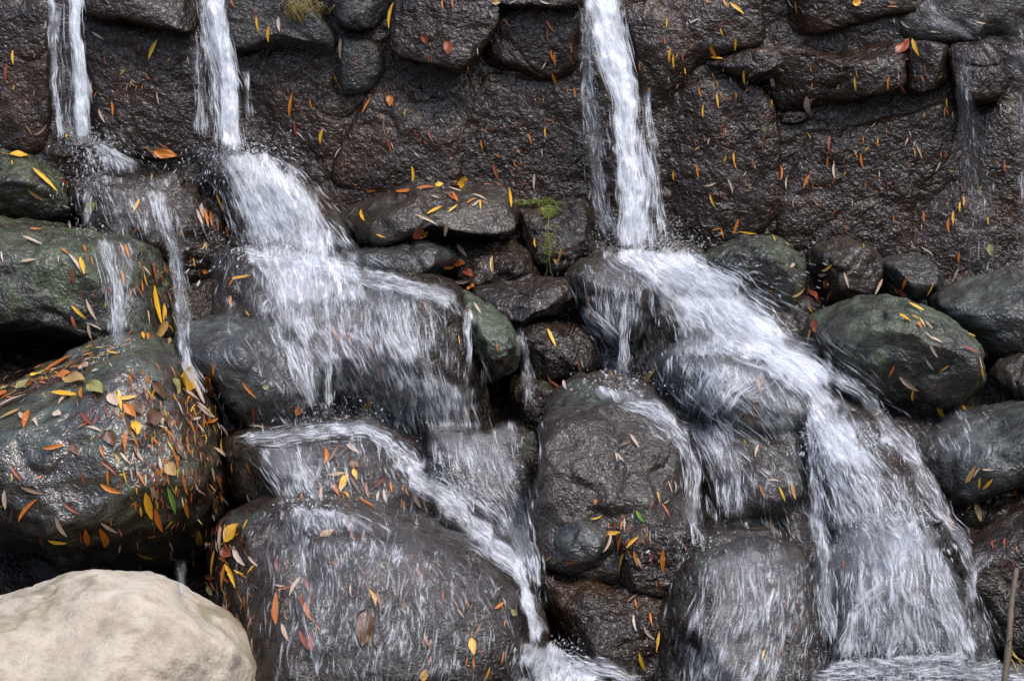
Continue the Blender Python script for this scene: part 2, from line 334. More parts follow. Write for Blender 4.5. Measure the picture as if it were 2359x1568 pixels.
# ------------------------------------------------------------------ stone wall
wall = empty("stone_wall", (0, 0.15, 1.0)); tag(wall, "dark wet stone wall behind the three falls, built of big rough blocks", "wall")
def wall_y(z): return 0.02+0.05*(z-1.4)
gx, gz = np.meshgrid(np.linspace(-2.6, 2.6, 640), np.linspace(0.7, 2.3, 240), indexing='ij')
P = np.stack([gx, wall_y(gz), gz], -1); P[..., 1] -= 0.009+fbm(P*2.2, 5, 31)*0.035+(ridged(P*5, 3, 33)-0.9)*0.010+fbm(P*22, 3, 35)*0.007
o = link("wall_face", mesh_from("wall_face", P.reshape(-1, 3)-np.array(wall.location), grid_faces(640, 240), True, [M_WALL]), wall)
SURF[o.name] = "the wall between its blocks"
WS = [  # polygon, proud, depth, material, exponent, phrase
 ([(-60, -50), (60, -60), (112, -30), (118, 120), (112, 330), (20, 345), (-60, 340)], 0.00, 0.07, M_WALL, 4, "the wall left of the first fall"),
 ([(200, -50), (330, -60), (445, -40), (450, 70), (380, 72), (300, 52), (205, 38)], -0.05, 0.10, M_WALL, 4.5, "the overhang between two falls"),
 ([(195, 45), (330, 62), (452, 90), (470, 230), (470, 345), (330, 360), (205, 335)], 0.00, 0.06, M_WALL, 4, "the wall between two falls"),
 ([(525, 0), (610, -20), (710, -10), (765, 50), (772, 125), (735, 128), (640, 112), (530, 112)], -0.04, 0.10, M_WALLG, 4.5, "the block under the dry moss tuft"),
 ([(768, -40), (890, -40), (897, 30), (860, 66), (800, 68), (772, 35)], -0.06, 0.10, M_WALLG, 2.6, "the smooth grey top stone"),
 ([(785, 100), (815, 72), (860, 85), (885, 135), (872, 185), (832, 215), (790, 205)], -0.02, 0.08, M_WALLG, 2.8, "the small grey wall stone"),
 ([(915, 15), (1000, -30), (1130, -10), (1150, 40), (1125, 95), (1105, 130), (1062, 172), (1000, 155), (912, 118)], -0.07, 0.11, M_WALL, 4.5, "the jutting angular block"),
 ([(545, 130), (690, 135), (775, 150), (785, 215), (862, 215), (800, 310), (745, 425), (640, 400), (560, 300)], 0.01, 0.06, M_WALL, 3.6, "the wall right of the second fall"),
 ([(895, 150), (1000, 172), (1062, 195), (1115, 270), (1105, 360), (1060, 440), (850, 440), (770, 400), (830, 260)], 0.00, 0.07, M_WALL, 3.8, "the wall under the jutting block"),
 ([(1140, 45), (1250, 10), (1330, 30), (1350, 110), (1335, 175), (1230, 180), (1118, 160)], -0.01, 0.07, M_WALL, 4, "the block beside the tall fall"),
 ([(1112, 190), (1230, 188), (1340, 182), (1400, 320), (1400, 470), (1210, 475), (1110, 430)], 0.01, 0.06, M_WALL, 3.6, "the wall left of the tall fall"),
 ([(1130, -40), (1250, -50), (1340, -40), (1335, 15), (1240, 24), (1140, 10)], -0.06, 0.10, M_BROWN, 4, "the tall fall's wet lip"),
 ([(1440, 10), (1560, -30), (1720, -30), (1750, 50), (1740, 105), (1640, 145), (1530, 280), (1480, 250), (1465, 130)], -0.01, 0.07, M_WALL, 3.8, "the wall right of the tall fall's top"),
 ([(1635, 140), (1760, 110), (1800, 130), (1790, 185), (1740, 192), (1660, 162)], -0.05, 0.09, M_BROWN, 3, "the small sloping ledge"),
 ([(1790, 128), (1920, 112), (2062, 96), (2075, 140), (2068, 205), (1960, 232), (1850, 252), (1795, 248), (1772, 185)], -0.05, 0.10, M_WALL, 5, "the long proud block"),
 ([(2078, 105), (2168, 108), (2182, 150), (2178, 200), (2085, 206)], -0.05, 0.10, M_WALL, 5, "the square block beside the long one"),
 ([(2188, 108), (2300, 105), (2318, 160), (2290, 225), (2215, 236), (2190, 200)], -0.05, 0.10, M_WALL, 4.5, "the block behind the thin veil"),
 ([(1760, -40), (1950, -60), (2130, -50), (2120, 20), (2010, 45), (1880, 80), (1770, 70)], 0.0, 0.08, M_WALL, 4, "the blocks above the long one"),
 ([(2100, -40), (2400, -50), (2400, 110), (2290, 100), (2170, 102), (2080, 90), (2060, 40)], 0.02, 0.09, M_WALLG, 3, "the mossy top corner of the wall"),
 ([(1795, 262), (1850, 258), (1858, 275), (1845, 290), (1800, 292)], 0.0, 0.06, M_WALL, 4, "the small wedge stone"),
 ([(1495, 300), (1600, 190), (1700, 180), (1775, 240), (1790, 350), (1790, 470), (1700, 560), (1560, 560), (1500, 430)], 0.00, 0.07, M_WALL, 3.6, "the wall right of the tall fall"),
 ([(1800, 295), (1900, 260), (2070, 225), (2185, 225), (2175, 360), (2100, 460), (2075, 600), (1950, 590), (1800, 560)], 0.01, 0.07, M_WALL, 3.8, "the wall under the long block"),
 ([(2100, 480), (2170, 380), (2210, 260), (2330, 235), (2420, 230), (2420, 640), (2250, 660), (2090, 620)], -0.01, 0.08, M_WALL, 3.4, "the wall behind the thin veil"),
 ([(540, 10), (555, 120), (560, 300), (520, 370), (470, 350), (460, 100), (470, -40), (520, -50)], 0.02, 0.06, M_WALL, 3.6, "the wall behind the second fall"),
 ([(1345, -40), (1440, -40), (1470, 120), (1510, 320), (1560, 560), (1400, 580), (1400, 300), (1350, 160)], 0.03, 0.06, M_WALL, 3.6, "the wall behind the tall fall"),
]
for i, (poly, proud, dp, m, p, ph) in enumerate(WS):
    mx_, my_ = np.mean([a[0] for a in poly]), np.mean([a[1] for a in poly]); k_ = 1.05 if proud > -0.03 else 1.015
    poly = [(mx_+(a[0]-mx_)*k_, my_+(a[1]-my_)*k_) for a in poly]
    zc = at(np.mean([a[0] for a in poly]), np.mean([a[1] for a in poly]), 0.0)[2]
    stone("stone", None, ph, poly, float(wall_y(zc))+0.030+proud*0.75, dp, m, p*1.5, 100+i, 6, wall, rough=0.6, facets=2, lean=0.05)

# ------------------------------------------------------------------ boulders
GB = "boulders of the cascade"
def zc_of(poly): return at(np.mean([a[0] for a in poly]), np.mean([a[1] for a in poly]), -0.5)[2]
BS = [  # name, label, phrase, polygon, y offset from bedrock, half depth, material, exponent, facets
 ("rock", "wet dark ledge at the foot of the first fall", "the first fall's ledge", [(-60, 335), (100, 316), (220, 322), (330, 335), (450, 375), (520, 440), (420, 470), (180, 440), (-60, 400)], 0.0, 0.20, M_TEAL, 3, 3),
 ("boulder", "mossy brown boulder at the frame edge below the ledge, a yellow leaf on top", "the mossy brown boulder", [(-80, 352), (40, 356), (110, 372), (165, 415), (192, 470), (165, 512), (60, 520), (-80, 528)], -0.16, 0.22, M_GREEN, 2.8, 3),
 ("rock", "dark rock under the thin curtain of the first fall", "the first fall's curtain rock", [(175, 418), (300, 405), (430, 408), (520, 440), (545, 560), (520, 660), (430, 700), (300, 640), (190, 560)], -0.10, 0.20, M_DARK, 3, 4),
 ("boulder", "large green algae boulder with a thin trickle down its right side", "the large green boulder", [(-90, 525), (60, 522), (200, 532), (320, 548), (380, 605), (408, 710), (395, 785), (260, 795), (180, 812), (60, 812), (-90, 780)], -0.20, 0.30, M_GREEN, 3, 3),
 ("boulder", "huge rounded boulder strewn with orange leaves, a white sheen on its shoulder", "the leaf-strewn boulder", [(-120, 960), (0, 902), (110, 842), (250, 795), (370, 800), (440, 870), (500, 985), (522, 1100), (505, 1220), (430, 1305), (330, 1330), (210, 1340), (90, 1290), (-120, 1250)], -0.36, 0.42, M_BIG, 2.7, 3),
 ("rock", "dark rock in the gap above the leaf-strewn boulder", "the dark gap rock", [(-80, 790), (60, 815), (200, 815), (260, 840), (180, 900), (-80, 960)], -0.02, 0.2, M_DARK, 2.6, 3),
 ("boulder", "dry pale tan boulder in the foreground corner", "the pale dry boulder", [(-140, 1470), (-40, 1418), (90, 1378), (200, 1358), (290, 1358), (360, 1370), (440, 1415), (520, 1462), (568, 1515), (592, 1590), (590, 1720), (300, 1800), (-140, 1760)], -0.72, 0.40, M_PALE, 3.0, 7),
 ("rock", "small wet grey rock behind the pale dry boulder", "the small grey rock", [(-80, 1400), (0, 1395), (45, 1410), (60, 1450), (0, 1500), (-80, 1500)], -0.40, 0.15, M_GREY, 2.6, 3),
 ("rock", "sloping rock buried under the second fall's white rush", "the rock under the second fall", [(480, 365), (590, 350), (680, 375), (770, 470), (830, 560), (780, 610), (620, 600), (540, 560), (500, 450)], -0.10, 0.22, M_DARK, 2.8, 3),
 ("rock", "flat glossy slab with a row of leaves along its top edge", "the flat glossy slab", [(770, 490), (860, 450), (960, 434), (1080, 428), (1170, 428), (1188, 470), (1178, 535), (1090, 545), (950, 548), (850, 560), (800, 545)], -0.18, 0.19, M_GREY, 4.2, 4),
 ("rock", "square dark block with green moss and a trailing stem", "the square mossy block", [(1188, 470), (1260, 462), (1355, 462), (1372, 540), (1330, 600), (1270, 645), (1215, 590), (1190, 540)], -0.06, 0.15, M_GREY, 4, 4),
 ("rock", "low grey-green rock below the flat glossy slab", "the low grey-green rock", [(800, 590), (880, 560), (970, 552), (1040, 572), (1065, 610), (1010, 655), (900, 650), (820, 630)], -0.14, 0.18, M_TEAL, 2.8, 3),
 ("rock", "brown lumpy rock between the slab and the square block", "the brown lumpy rock", [(1030, 560), (1100, 545), (1170, 545), (1235, 600), (1265, 655), (1180, 680), (1080, 670), (1045, 620)], -0.08, 0.16, M_BROWN, 3, 4),
 ("rock", "small jutting brown slab with a wet flat top", "the small jutting slab", [(1095, 672), (1180, 652), (1270, 642), (1312, 648), (1312, 690), (1275, 732), (1205, 745), (1150, 722)], -0.27, 0.18, M_BROWN, 3.6, 4),
 ("rock", "narrow green-topped rock beside the wide curtain", "the narrow green-topped rock", [(1070, 680), (1120, 705), (1175, 745), (1197, 800), (1182, 850), (1130, 872), (1090, 840), (1070, 760)], -0.30, 0.18, M_MOSSR, 3, 4),
 ("boulder", "wide rock behind the broad grey curtain of water", "the rock behind the wide curtain", [(495, 600), (570, 575), (700, 592), (850, 622), (1000, 645), (1065, 690), (1090, 780), (1110, 900), (1120, 1040), (1000, 1080), (860, 1000), (700, 985), (580, 960), (510, 800)], -0.24, 0.26, M_DARK, 3.2, 4),
 ("boulder", "round dark glossy boulder with water over its right shoulder", "the round glossy boulder", [(412, 775), (450, 738), (540, 725), (640, 745), (710, 800), (738, 880), (700, 950), (600, 985), (520, 965), (480, 880), (425, 830)], -0.38, 0.24, M_TEAL, 2.5, 2),
 ("rock", "layered dark block under the small jutting slab", "the layered dark block", [(1195, 755), (1320, 745), (1395, 785), (1395, 840), (1310, 872), (1215, 868)], -0.16, 0.16, M_BROWN, 4, 4),
 ("rock", "dark recessed rock above the angular grey boulder", "the recessed dark rock", [(1180, 850), (1300, 860), (1400, 850), (1420, 930), (1300, 960), (1210, 1010)], -0.06, 0.16, M_DARK, 3, 4),
 ("rock", "rounded rock splashed by the foot of the tall fall", "the tall fall's foot rock", [(1305, 625), (1385, 590), (1480, 588), (1555, 630), (1530, 720), (1480, 800), (1390, 780), (1325, 700)], -0.22, 0.22, M_GREY, 2.8, 4),
 ("rock", "brown wet rock half hidden behind the white fan, below the leaf-topped boulder", "the brown rock behind the white fan", [(1560, 650), (1660, 690), (1790, 695), (1890, 690), (1930, 760), (1900, 850), (1780, 860), (1600, 820)], -0.10, 0.2, M_BROWN, 2.8, 3),
 ("boulder", "green rounded boulder right of the tall fall, leaf-topped", "the leaf-topped green boulder", [(1610, 610), (1660, 565), (1730, 543), (1800, 548), (1855, 590), (1880, 640), (1862, 695), (1780, 730), (1660, 700)], -0.20, 0.24, M_MOSSR, 2.6, 3),
 ("rock", "small dome-shaped rock against the foot of the wall", "the small dome rock", [(1860, 590), (1910, 560), (1965, 553), (2022, 585), (2030, 630), (1990, 675), (1900, 690), (1870, 650)], -0.12, 0.17, M_GREY, 2.5, 2),
 ("rock", "small shiny rock next to the dome-shaped one", "the small shiny rock", [(2020, 615), (2060, 592), (2125, 592), (2162, 630), (2155, 668), (2100, 690), (2030, 680)], -0.12, 0.17, M_TEAL, 2.6, 2),
 ("boulder", "big smooth green-grey boulder dotted with slim pale leaves", "the smooth green-grey boulder", [(1885, 745), (1940, 700), (2010, 682), (2090, 690), (2190, 742), (2250, 815), (2265, 885), (2210, 945), (2140, 962), (2040, 945), (1960, 890), (1900, 820)], -0.30, 0.30, M_MOSSR, 2.5, 2),
 ("rock", "dark green-streaked rock at the frame edge below the veil", "the green-streaked edge rock", [(2150, 690), (2260, 642), (2440, 640), (2440, 800), (2300, 830), (2220, 780)], -0.16, 0.2, M_TEAL, 2.8, 3),
 ("rock", "small round glossy rock at the frame edge", "the small edge rock", [(2290, 870), (2330, 830), (2430, 820), (2430, 930), (2340, 930)], -0.24, 0.16, M_GREY, 2.4, 2),
 ("boulder", "rounded boulder under the fan of the tall fall", "the tall fall's fan boulder", [(1505, 830), (1570, 797), (1680, 795), (1780, 815), (1850, 870), (1870, 950), (1780, 1000), (1650, 985), (1560, 940), (1510, 890)], -0.36, 0.24, M_TEAL, 2.6, 2),
 ("boulder", "large angular grey boulder in the centre with a smooth wet upper face", "the angular grey boulder", [(1258, 945), (1305, 905), (1400, 893), (1485, 910), (1562, 985), (1586, 1100), (1590, 1260), (1570, 1305), (1480, 1328), (1400, 1310), (1330, 1300), (1250, 1255), (1214, 1195), (1232, 1100), (1240, 1010)], -0.33, 0.29, M_GREY, 7, 3),
 ("rock", "blue-grey lump under the angular grey boulder", "the blue-grey lump", [(1212, 1195), (1250, 1160), (1330, 1165), (1400, 1195), (1410, 1260), (1340, 1300), (1270, 1285), (1220, 1245)], -0.375, 0.24, M_TEAL, 3.4, 3),
 ("rock", "squared brown block with a spray of yellow leaves", "the squared brown block", [(1375, 1200), (1450, 1185), (1540, 1170), (1582, 1180), (1586, 1260), (1570, 1305), (1480, 1330), (1390, 1315)], -0.36, 0.26, M_BROWN, 7, 1),
 ("rock", "dark spray-soaked rock under the smooth green-grey boulder", "the spray-soaked rock", [(1880, 900), (1990, 930), (2120, 960), (2180, 1000), (2120, 1070), (2020, 1100), (1910, 1040)], -0.16, 0.2, M_DARK, 2.8, 3),
 ("boulder", "film-covered rock between the grey boulder and the right stream", "the film-covered rock", [(1550, 1000), (1640, 960), (1780, 960), (1870, 1020), (1910, 1130), (1890, 1240), (1760, 1260), (1620, 1220), (1560, 1120)], -0.26, 0.22, M_DARK, 2.8, 4),
 ("rock", "dark rock in the shadow between the bulging rock and the right stream", "the shadowed dark rock", [(1730, 1160), (1820, 1120), (1920, 1130), (1970, 1240), (1920, 1340), (1790, 1310)], -0.24, 0.2, M_DARK, 2.8, 3),
 ("boulder", "bulging rock at the bottom veined with white water", "the bulging bottom rock", [(1560, 1290), (1620, 1248), (1730, 1232), (1830, 1260), (1880, 1340), (1890, 1450), (1870, 1580), (1800, 1700), (1560, 1720), (1420, 1620), (1500, 1440)], -0.36, 0.28, M_DARK, 3.2, 1),
 ("rock", "smooth dark rock in shade below the squared brown block", "the shaded dark rock", [(1235, 1310), (1400, 1320), (1570, 1330), (1590, 1450), (1580, 1620), (1420, 1680), (1260, 1650), (1250, 1450)], -0.24, 0.24, M_DARK, 2.8, 3),
 ("boulder", "rounded rock with a leaf clump under the white band", "the rock with the leaf clump", [(515, 1020), (600, 985), (740, 972), (860, 968), (940, 1020), (990, 1120), (960, 1210), (820, 1230), (640, 1210), (530, 1130)], -0.36, 0.25, M_DARK, 2.7, 3),
 ("boulder", "broad bottom boulder streaked with thin water, brown leaf on its face", "the broad bottom boulder", [(470, 1300), (510, 1215), (580, 1178), (740, 1160), (900, 1188), (1060, 1250), (1170, 1325), (1235, 1430), (1215, 1500), (1150, 1560), (1090, 1700), (800, 1800), (500, 1760), (460, 1500)], -0.44, 0.34, M_DARK, 2.8, 4),
 ("rock", "wet sloping rock in the channel beside the grey boulder", "the channel rock", [(990, 1010), (1120, 1000), (1240, 1010), (1250, 1180), (1260, 1330), (1200, 1400), (1100, 1280), (1000, 1160)], -0.16, 0.2, M_GREY, 2.8, 3),
 ("boulder", "low grey boulder under the spray at the frame edge", "the low grey edge boulder", [(2080, 1040), (2160, 990), (2270, 950), (2440, 930), (2440, 1060), (2330, 1100), (2210, 1150), (2110, 1140)], -0.30, 0.24, M_TEAL, 2.7, 3),
 ("rock", "dark undercut rock beneath the low grey boulder", "the dark undercut rock", [(2130, 1160), (2260, 1120), (2440, 1080), (2440, 1240), (2280, 1250), (2170, 1260)], -0.22, 0.2, M_DARK, 2.8, 3),
 ("rock", "brown rock with faint red leaves behind the dead twig", "the brown rock behind the twig", [(2170, 1290), (2250, 1230), (2440, 1180), (2440, 1540), (2280, 1540), (2200, 1440)], -0.28, 0.22, M_BROWN, 2.8, 3),
 ("boulder", "boulder beneath the right stream's broken white water", "the right stream's boulder", [(1850, 1030), (1930, 970), (2030, 970), (2120, 1080), (2190, 1200), (2150, 1290), (2000, 1320), (1890, 1240)], -0.32, 0.24, M_DARK, 2.6, 3),
 ("boulder", "grey-green boulder above the pool, split by a white rivulet", "the grey-green pool boulder", [(1880, 1330), (1960, 1260), (2060, 1225), (2160, 1270), (2230, 1380), (2265, 1500), (2200, 1580), (1950, 1590), (1880, 1480)], -0.40, 0.26, M_TEAL, 2.6, 3),
]
for i, (nm, lab, ph, poly, dy, dp, m, p, fc) in enumerate(BS):
    Yc = float(bed_y(zc_of(poly)))+dy
    ln_ = {"the angular grey boulder": 0.36, "the leaf-strewn boulder": 0.22, "the broad bottom boulder": 0.22, "the bulging bottom rock": 0.30, "the flat glossy slab": 0.3, "the smooth green-grey boulder": 0.2}.get(ph, 0.08)
    stone(nm, lab, ph, poly, Yc, dp, m, p, i+1, 6, None, "boulder" if nm == "boulder" else "rock", GB, lean=ln_, facets=fc, rough=1.0 if m in (M_PALE, M_TEAL) else 1.35)

# ------------------------------------------------------------------ where the stones' surfaces are (used to lay water and leaves on them)
bpy.context.view_layer.update()
DG = bpy.context.evaluated_depsgraph_get()
CAMV = CAM.copy()
def hit(vx, vy):
    d = Vector(rays(vx, vy)); d.normalize()
    ok, loc, nor, idx, ob, mat = SC.ray_cast(DG, CAMV, d)
    return (loc, nor, ob) if ok else None
STEP = 5.0; X0, X1, Y0, Y1 = -60, 2420, -60, 1630
mxs = np.arange(X0, X1+1, STEP); mys = np.arange(Y0, Y1+1, STEP)
YM = np.full((len(mys), len(mxs)), 0.1)
DR = rays(*np.meshgrid(mxs, mys)); DR /= np.linalg.norm(DR, axis=-1)[..., None]
_rc = SC.ray_cast
for j in range(len(mys)):
    for i in range(len(mxs)):
        r = _rc(DG, CAMV, DR[j, i])
        if r[0]: YM[j, i] = r[1][1]
def ymap(vx, vy, A=None):
    A = YM if A is None else A
    fx = np.clip((np.asarray(vx)-X0)/STEP, 0, len(mxs)-1.001); fy = np.clip((np.asarray(vy)-Y0)/STEP, 0, len(mys)-1.001)
    ix = fx.astype(int); iy = fy.astype(int); a = fx-ix; b = fy-iy
    return (A[iy, ix]*(1-a)+A[iy, ix+1]*a)*(1-b)+(A[iy+1, ix]*(1-a)+A[iy+1, ix+1]*a)*b

def _roll(A, f, r):
    for ax in (0, 1):
        B = A.copy()
        for k in range(1, r+1):
            S_ = np.roll(A, k, ax); T_ = np.roll(A, -k, ax)
            B = f(B, f(S_, T_))
        A = B
    return A
YB = _roll(_roll(YM, np.minimum, 13), np.maximum, 11)      # thick water leaps across the gaps between stones
for _ in range(6): YB[1:-1, 1:-1] = np.minimum(YB[1:-1, 1:-1]+0.0, (YB[:-2, 1:-1]+YB[2:, 1:-1]+YB[1:-1, :-2]+YB[1:-1, 2:]+2*YB[1:-1, 1:-1])/6)
# ------------------------------------------------------------------ water
def resample(sec, n):
    """cross lines upstream -> downstream, smoothly interpolated to n"""
    S = np.asarray([list(s[:4]) for s in sec], float); k = len(S)
    mid = (S[:, :2]+S[:, 2:])/2; L = np.concatenate([[0], np.cumsum(np.hypot(*np.diff(mid, axis=0).T))])
    tt = np.linspace(0, L[-1], n); out = np.stack([np.interp(tt, L, S[:, c]) for c in range(4)], 1)
    for _ in range(max(1, n//14)):
        out[1:-1] = (out[:-2]+2*out[1:-1]+out[2:])/4
    return out, L[-1]
PXM = 3.0/2358
class Flow:
    def __init__(s, name, label, cat, group):
        s.name, s.label, s.cat, s.group = name, label, cat, group
        s.sh = []; s.st = []; s.dr = []
    def patch(s, sec, dens, n=200, slen=(25, 80), rad=(0.0010, 0.0040), al=(0.10, 0.55), mode='rock', Y=None, off=0.012, wob=5, sheet=True, spread=0.06, push=0.02, dens2=None, edge=0.3, layers=1):
        Ltot = resample(sec, 4)[1]; nt = int(max(12, min(160, Ltot/5)))
        S, Ltot = resample(sec, nt)
        wid = np.hypot(S[:, 2]-S[:, 0], S[:, 3]-S[:, 1]); nu = int(max(6, min(90, wid.max()/5)))
        u = np.linspace(0, 1, nu)
        P = S[:, None, :2]*(1-u[None, :, None])+S[:, None, 2:]*u[None, :, None]
        sd = RNG.integers(1000)
        wob = wob*1.8
        q = np.stack([P[..., 0]*0.014, P[..., 1]*(0.008 if mode == 'free' else 0.006), np.full(P.shape[:2], sd*1.0)], -1)
        P[..., 0] += fbm(q, 3, sd)*wob*1.8; P[..., 1] += fbm(q+50, 2, sd+3)*wob*0.6
        if mode == 'rock':
            Yg = ymap(P[..., 0], P[..., 1], YB if dens > 0.33 else None)-off
            for i in range(1, nt): Yg[i] = np.minimum(Yg[i], Yg[i-1]+0.012)
            for _ in range(2):
                Yg[:, 1:-1] = np.minimum(Yg[:, 1:-1], (Yg[:, :-2]+2*Yg[:, 1:-1]+Yg[:, 2:])/4)
                Yg[1:-1] = np.minimum(Yg[1:-1], (Yg[:-2]+2*Yg[1:-1]+Yg[2:])/4)
        else:
            Yg = np.repeat(np.interp(np.linspace(0, 1, nt), np.linspace(0, 1, len(Y)), Y)[:, None], nu, 1)
            Yg = np.minimum(Yg, ymap(P[..., 0], P[..., 1])-0.01)
        tt = np.linspace(0, 1, nt)
        en = fbm(np.stack([P[..., 0]*0.035, P[..., 1]*0.020, np.full(P.shape[:2], sd*2.0)], -1), 3, sd+21)
        eu = np.clip(np.minimum(u, 1-u)[None, :]/edge+en*0.7, 0, 1)
        tf = min(0.3, 26.0/Ltot); te = min(0.35, 40.0/Ltot)
        et = np.clip(np.minimum(tt/tf, (1-tt)/te)[:, None]+en*0.9, 0, 1)
        e = eu*et*np.clip(np.minimum(u, 1-u)/0.04, 0, 1)[None, :]*np.clip(np.minimum(tt/0.02, (1-tt)/0.03), 0, 1)[:, None]
        d0 = dens if dens2 is None else dens+(dens2-dens)*tt[:, None]
        dn = d0*e-(1-e)*0.7
        if sheet:
            for l in range(layers):
                lump = fbm(np.stack([P[..., 0]*0.03, P[..., 1]*0.02, np.full(P.shape[:2], sd+l*7.0)], -1), 3, sd+9)
                W = at(P[..., 0], P[..., 1], Yg-l*0.02-0.012*lump*(dens > 0.3))
                U = np.stack([np.broadcast_to(u[None, :]*wid[:, None]*PXM, (nt, nu))+sd*0.37+l*3.3, np.broadcast_to(tt[:, None]*Ltot*PXM, (nt, nu))+sd*0.11], -1)
                s.sh.append((W.reshape(-1, 3), grid_faces(nt, nu), U.reshape(-1, 2), np.broadcast_to(dn, (nt, nu)).reshape(-1)))
        if n: s._streaks(P, Yg, S, Ltot, nt, nu, int(n*(1.15 if dens > 0.33 else 1.25)), slen, rad, al, spread, push, dn)
        return s
    def _streaks(s, P, Yg, S, Ltot, nt, nu, n, slen, rad, al, spread, push, dn, K=6):
        t0 = RNG.random(n); u0 = -spread+(1+2*spread)*RNG.random(n)
        # gather the strands into bundles
        wpx = np.hypot(S[:, 2]-S[:, 0], S[:, 3]-S[:, 1]).max()
        b = fbm(np.stack([u0*wpx/26, t0*Ltot/75, np.full(n, float(RNG.integers(99)))], -1), 3, 5)
        ii = np.clip((t0*(nt-1)).astype(int), 0, nt-1); jj = np.clip((u0*(nu-1)).astype(int), 0, nu-1)
        dd = dn[ii, jj]
        keep = b+0.55*dd+0.22*RNG.normal(size=n) > 0.16
        t0, u0 = t0[keep], u0[keep]; n = len(t0)
        if n == 0: return
        L = np.minimum(slen[0]+(slen[1]-slen[0])*RNG.random(n)**1.6, Ltot*0.7)*0.85
        t0 = t0*np.maximum(0.05, 1.02-0.8*L/Ltot)
        wpx = np.hypot(S[:, 2]-S[:, 0], S[:, 3]-S[:, 1]).max()
        tk = t0[:, None]+np.linspace(0, 1, K)[None]*(L/Ltot)[:, None]
        ok = tk < 1.03; uk = u0[:, None]+(RNG.normal(size=n)*np.minimum(0.04, 0.055*L/wpx))[:, None]*np.linspace(-1, 1, K)[None]
        fi = np.clip(tk, 0, 1)*(nt-1); fu = np.clip(uk, 0, 1)*(nu-1)
        i0 = np.clip(fi.astype(int), 0, nt-2); j0 = np.clip(fu.astype(int), 0, nu-2); a = (fi-i0); c = (fu-j0)
        def smp(A):
            ax = a[..., None] if A.ndim == 3 else a; cx = c[..., None] if A.ndim == 3 else c
            return (A[i0, j0]*(1-cx)+A[i0, j0+1]*cx)*(1-ax)+(A[i0+1, j0]*(1-cx)+A[i0+1, j0+1]*cx)*ax
        Q = smp(P); Yk = smp(Yg)
        ex = (uk-np.clip(uk, 0, 1))[..., None]*(S[i0, 2:]-S[i0, :2]); Q = Q+ex
        Yk = Yk-(RNG.random(n)**2*push)[:, None]-0.002
        W = at(Q[..., 0], Q[..., 1], Yk)
        r = rad[0]+(rad[1]-rad[0])*RNG.random(n)**2
        A = (al[0]+(al[1]-al[0])*RNG.random(n))*(0.75 if dn.max() < 0.3 else 1.0)
        A = A*np.clip(1.0-np.maximum(0, np.abs(u0-0.5)*2-0.8)*1.2, 0.25, 1)
        s.st.append((W, r, A))
    def splash(s, cx, cy, wx, n, Y=None, speed=0.9, bias=(0, 0), rad=(0.0008, 0.0022), al=(0.35, 0.9), T=0.16):
        """drops thrown up from a landing point, each stretched along its own flight"""
        n = int(n*2.2)
        Yb = (ymap(cx, cy)-0.03) if Y is None else Y
        x = cx+RNG.normal(size=n)*wx*0.5; y = cy+RNG.normal(size=n)*wx*0.12
        O = at(x, y, np.full(n, float(Yb))-RNG.random(n)*0.06)
        az = RNG.random(n)*2*math.pi; el = R(15)+R(65)*RNG.random(n); sp = speed*(0.25+RNG.random(n))
        V = np.stack([np.cos(az)*np.cos(el)*sp+bias[0], -np.abs(np.sin(az))*np.cos(el)*sp*0.7, np.sin(el)*sp+bias[1]], 1)
        t = RNG.random(n)*T; dt = 0.004+0.014*RNG.random(n)
        ts = t[:, None]+np.linspace(0, 1, 4)[None]*dt[:, None]
        W = O[:, None]+V[:, None]*ts[..., None]; W[..., 2] -= 4.9*ts*ts
        s.dr.append((W, np.where(RNG.random(n) < 0.3, 2.4, 1.0)*(rad[0]+(rad[1]-rad[0])*RNG.random(n)**2), np.where(RNG.random(n) < 0.35, 0.4, 1.0)*(al[0]+(al[1]-al[0])*RNG.random(n))))
        return s
    @staticmethod
    def tubes(lst, sides=5):
        V, F, A = [], [], []; base = 0
        for W, r, al in lst:
            n, K, _ = W.shape
            T = np.gradient(W, axis=1); T /= np.linalg.norm(T, axis=2)[..., None]+1e-9
            up = np.array([0.05, 1.0, 0.1]); A1 = np.cross(T, up); A1 /= np.linalg.norm(A1, axis=2)[..., None]+1e-9
            A2 = np.cross(T, A1)
            prof = np.sin(np.linspace(0.12, math.pi-0.10, K))**0.8
            R_ = r[:, None]*prof[None]
            ph = np.arange(sides)/sides*2*math.pi
            ring = W[:, :, None]+R_[..., None, None]*(A1[:, :, None]*np.cos(ph)[None, None, :, None]+A2[:, :, None]*np.sin(ph)[None, None, :, None])
            V.append(ring.reshape(-1, 3)); A.append((al[:, None]*(prof**2.2)[None]*np.ones((1, K))).repeat(sides, 1).reshape(-1))
            idx = base+np.arange(n*K*sides).reshape(n, K, sides)
            q = np.stack([idx[:, :-1], np.roll(idx[:, :-1], -1, 2), np.roll(idx[:, 1:], -1, 2), idx[:, 1:]], -1)
            F.append(q.reshape(-1, 4)); base += n*K*sides
        return np.concatenate(V), np.concatenate(F), np.concatenate(A)
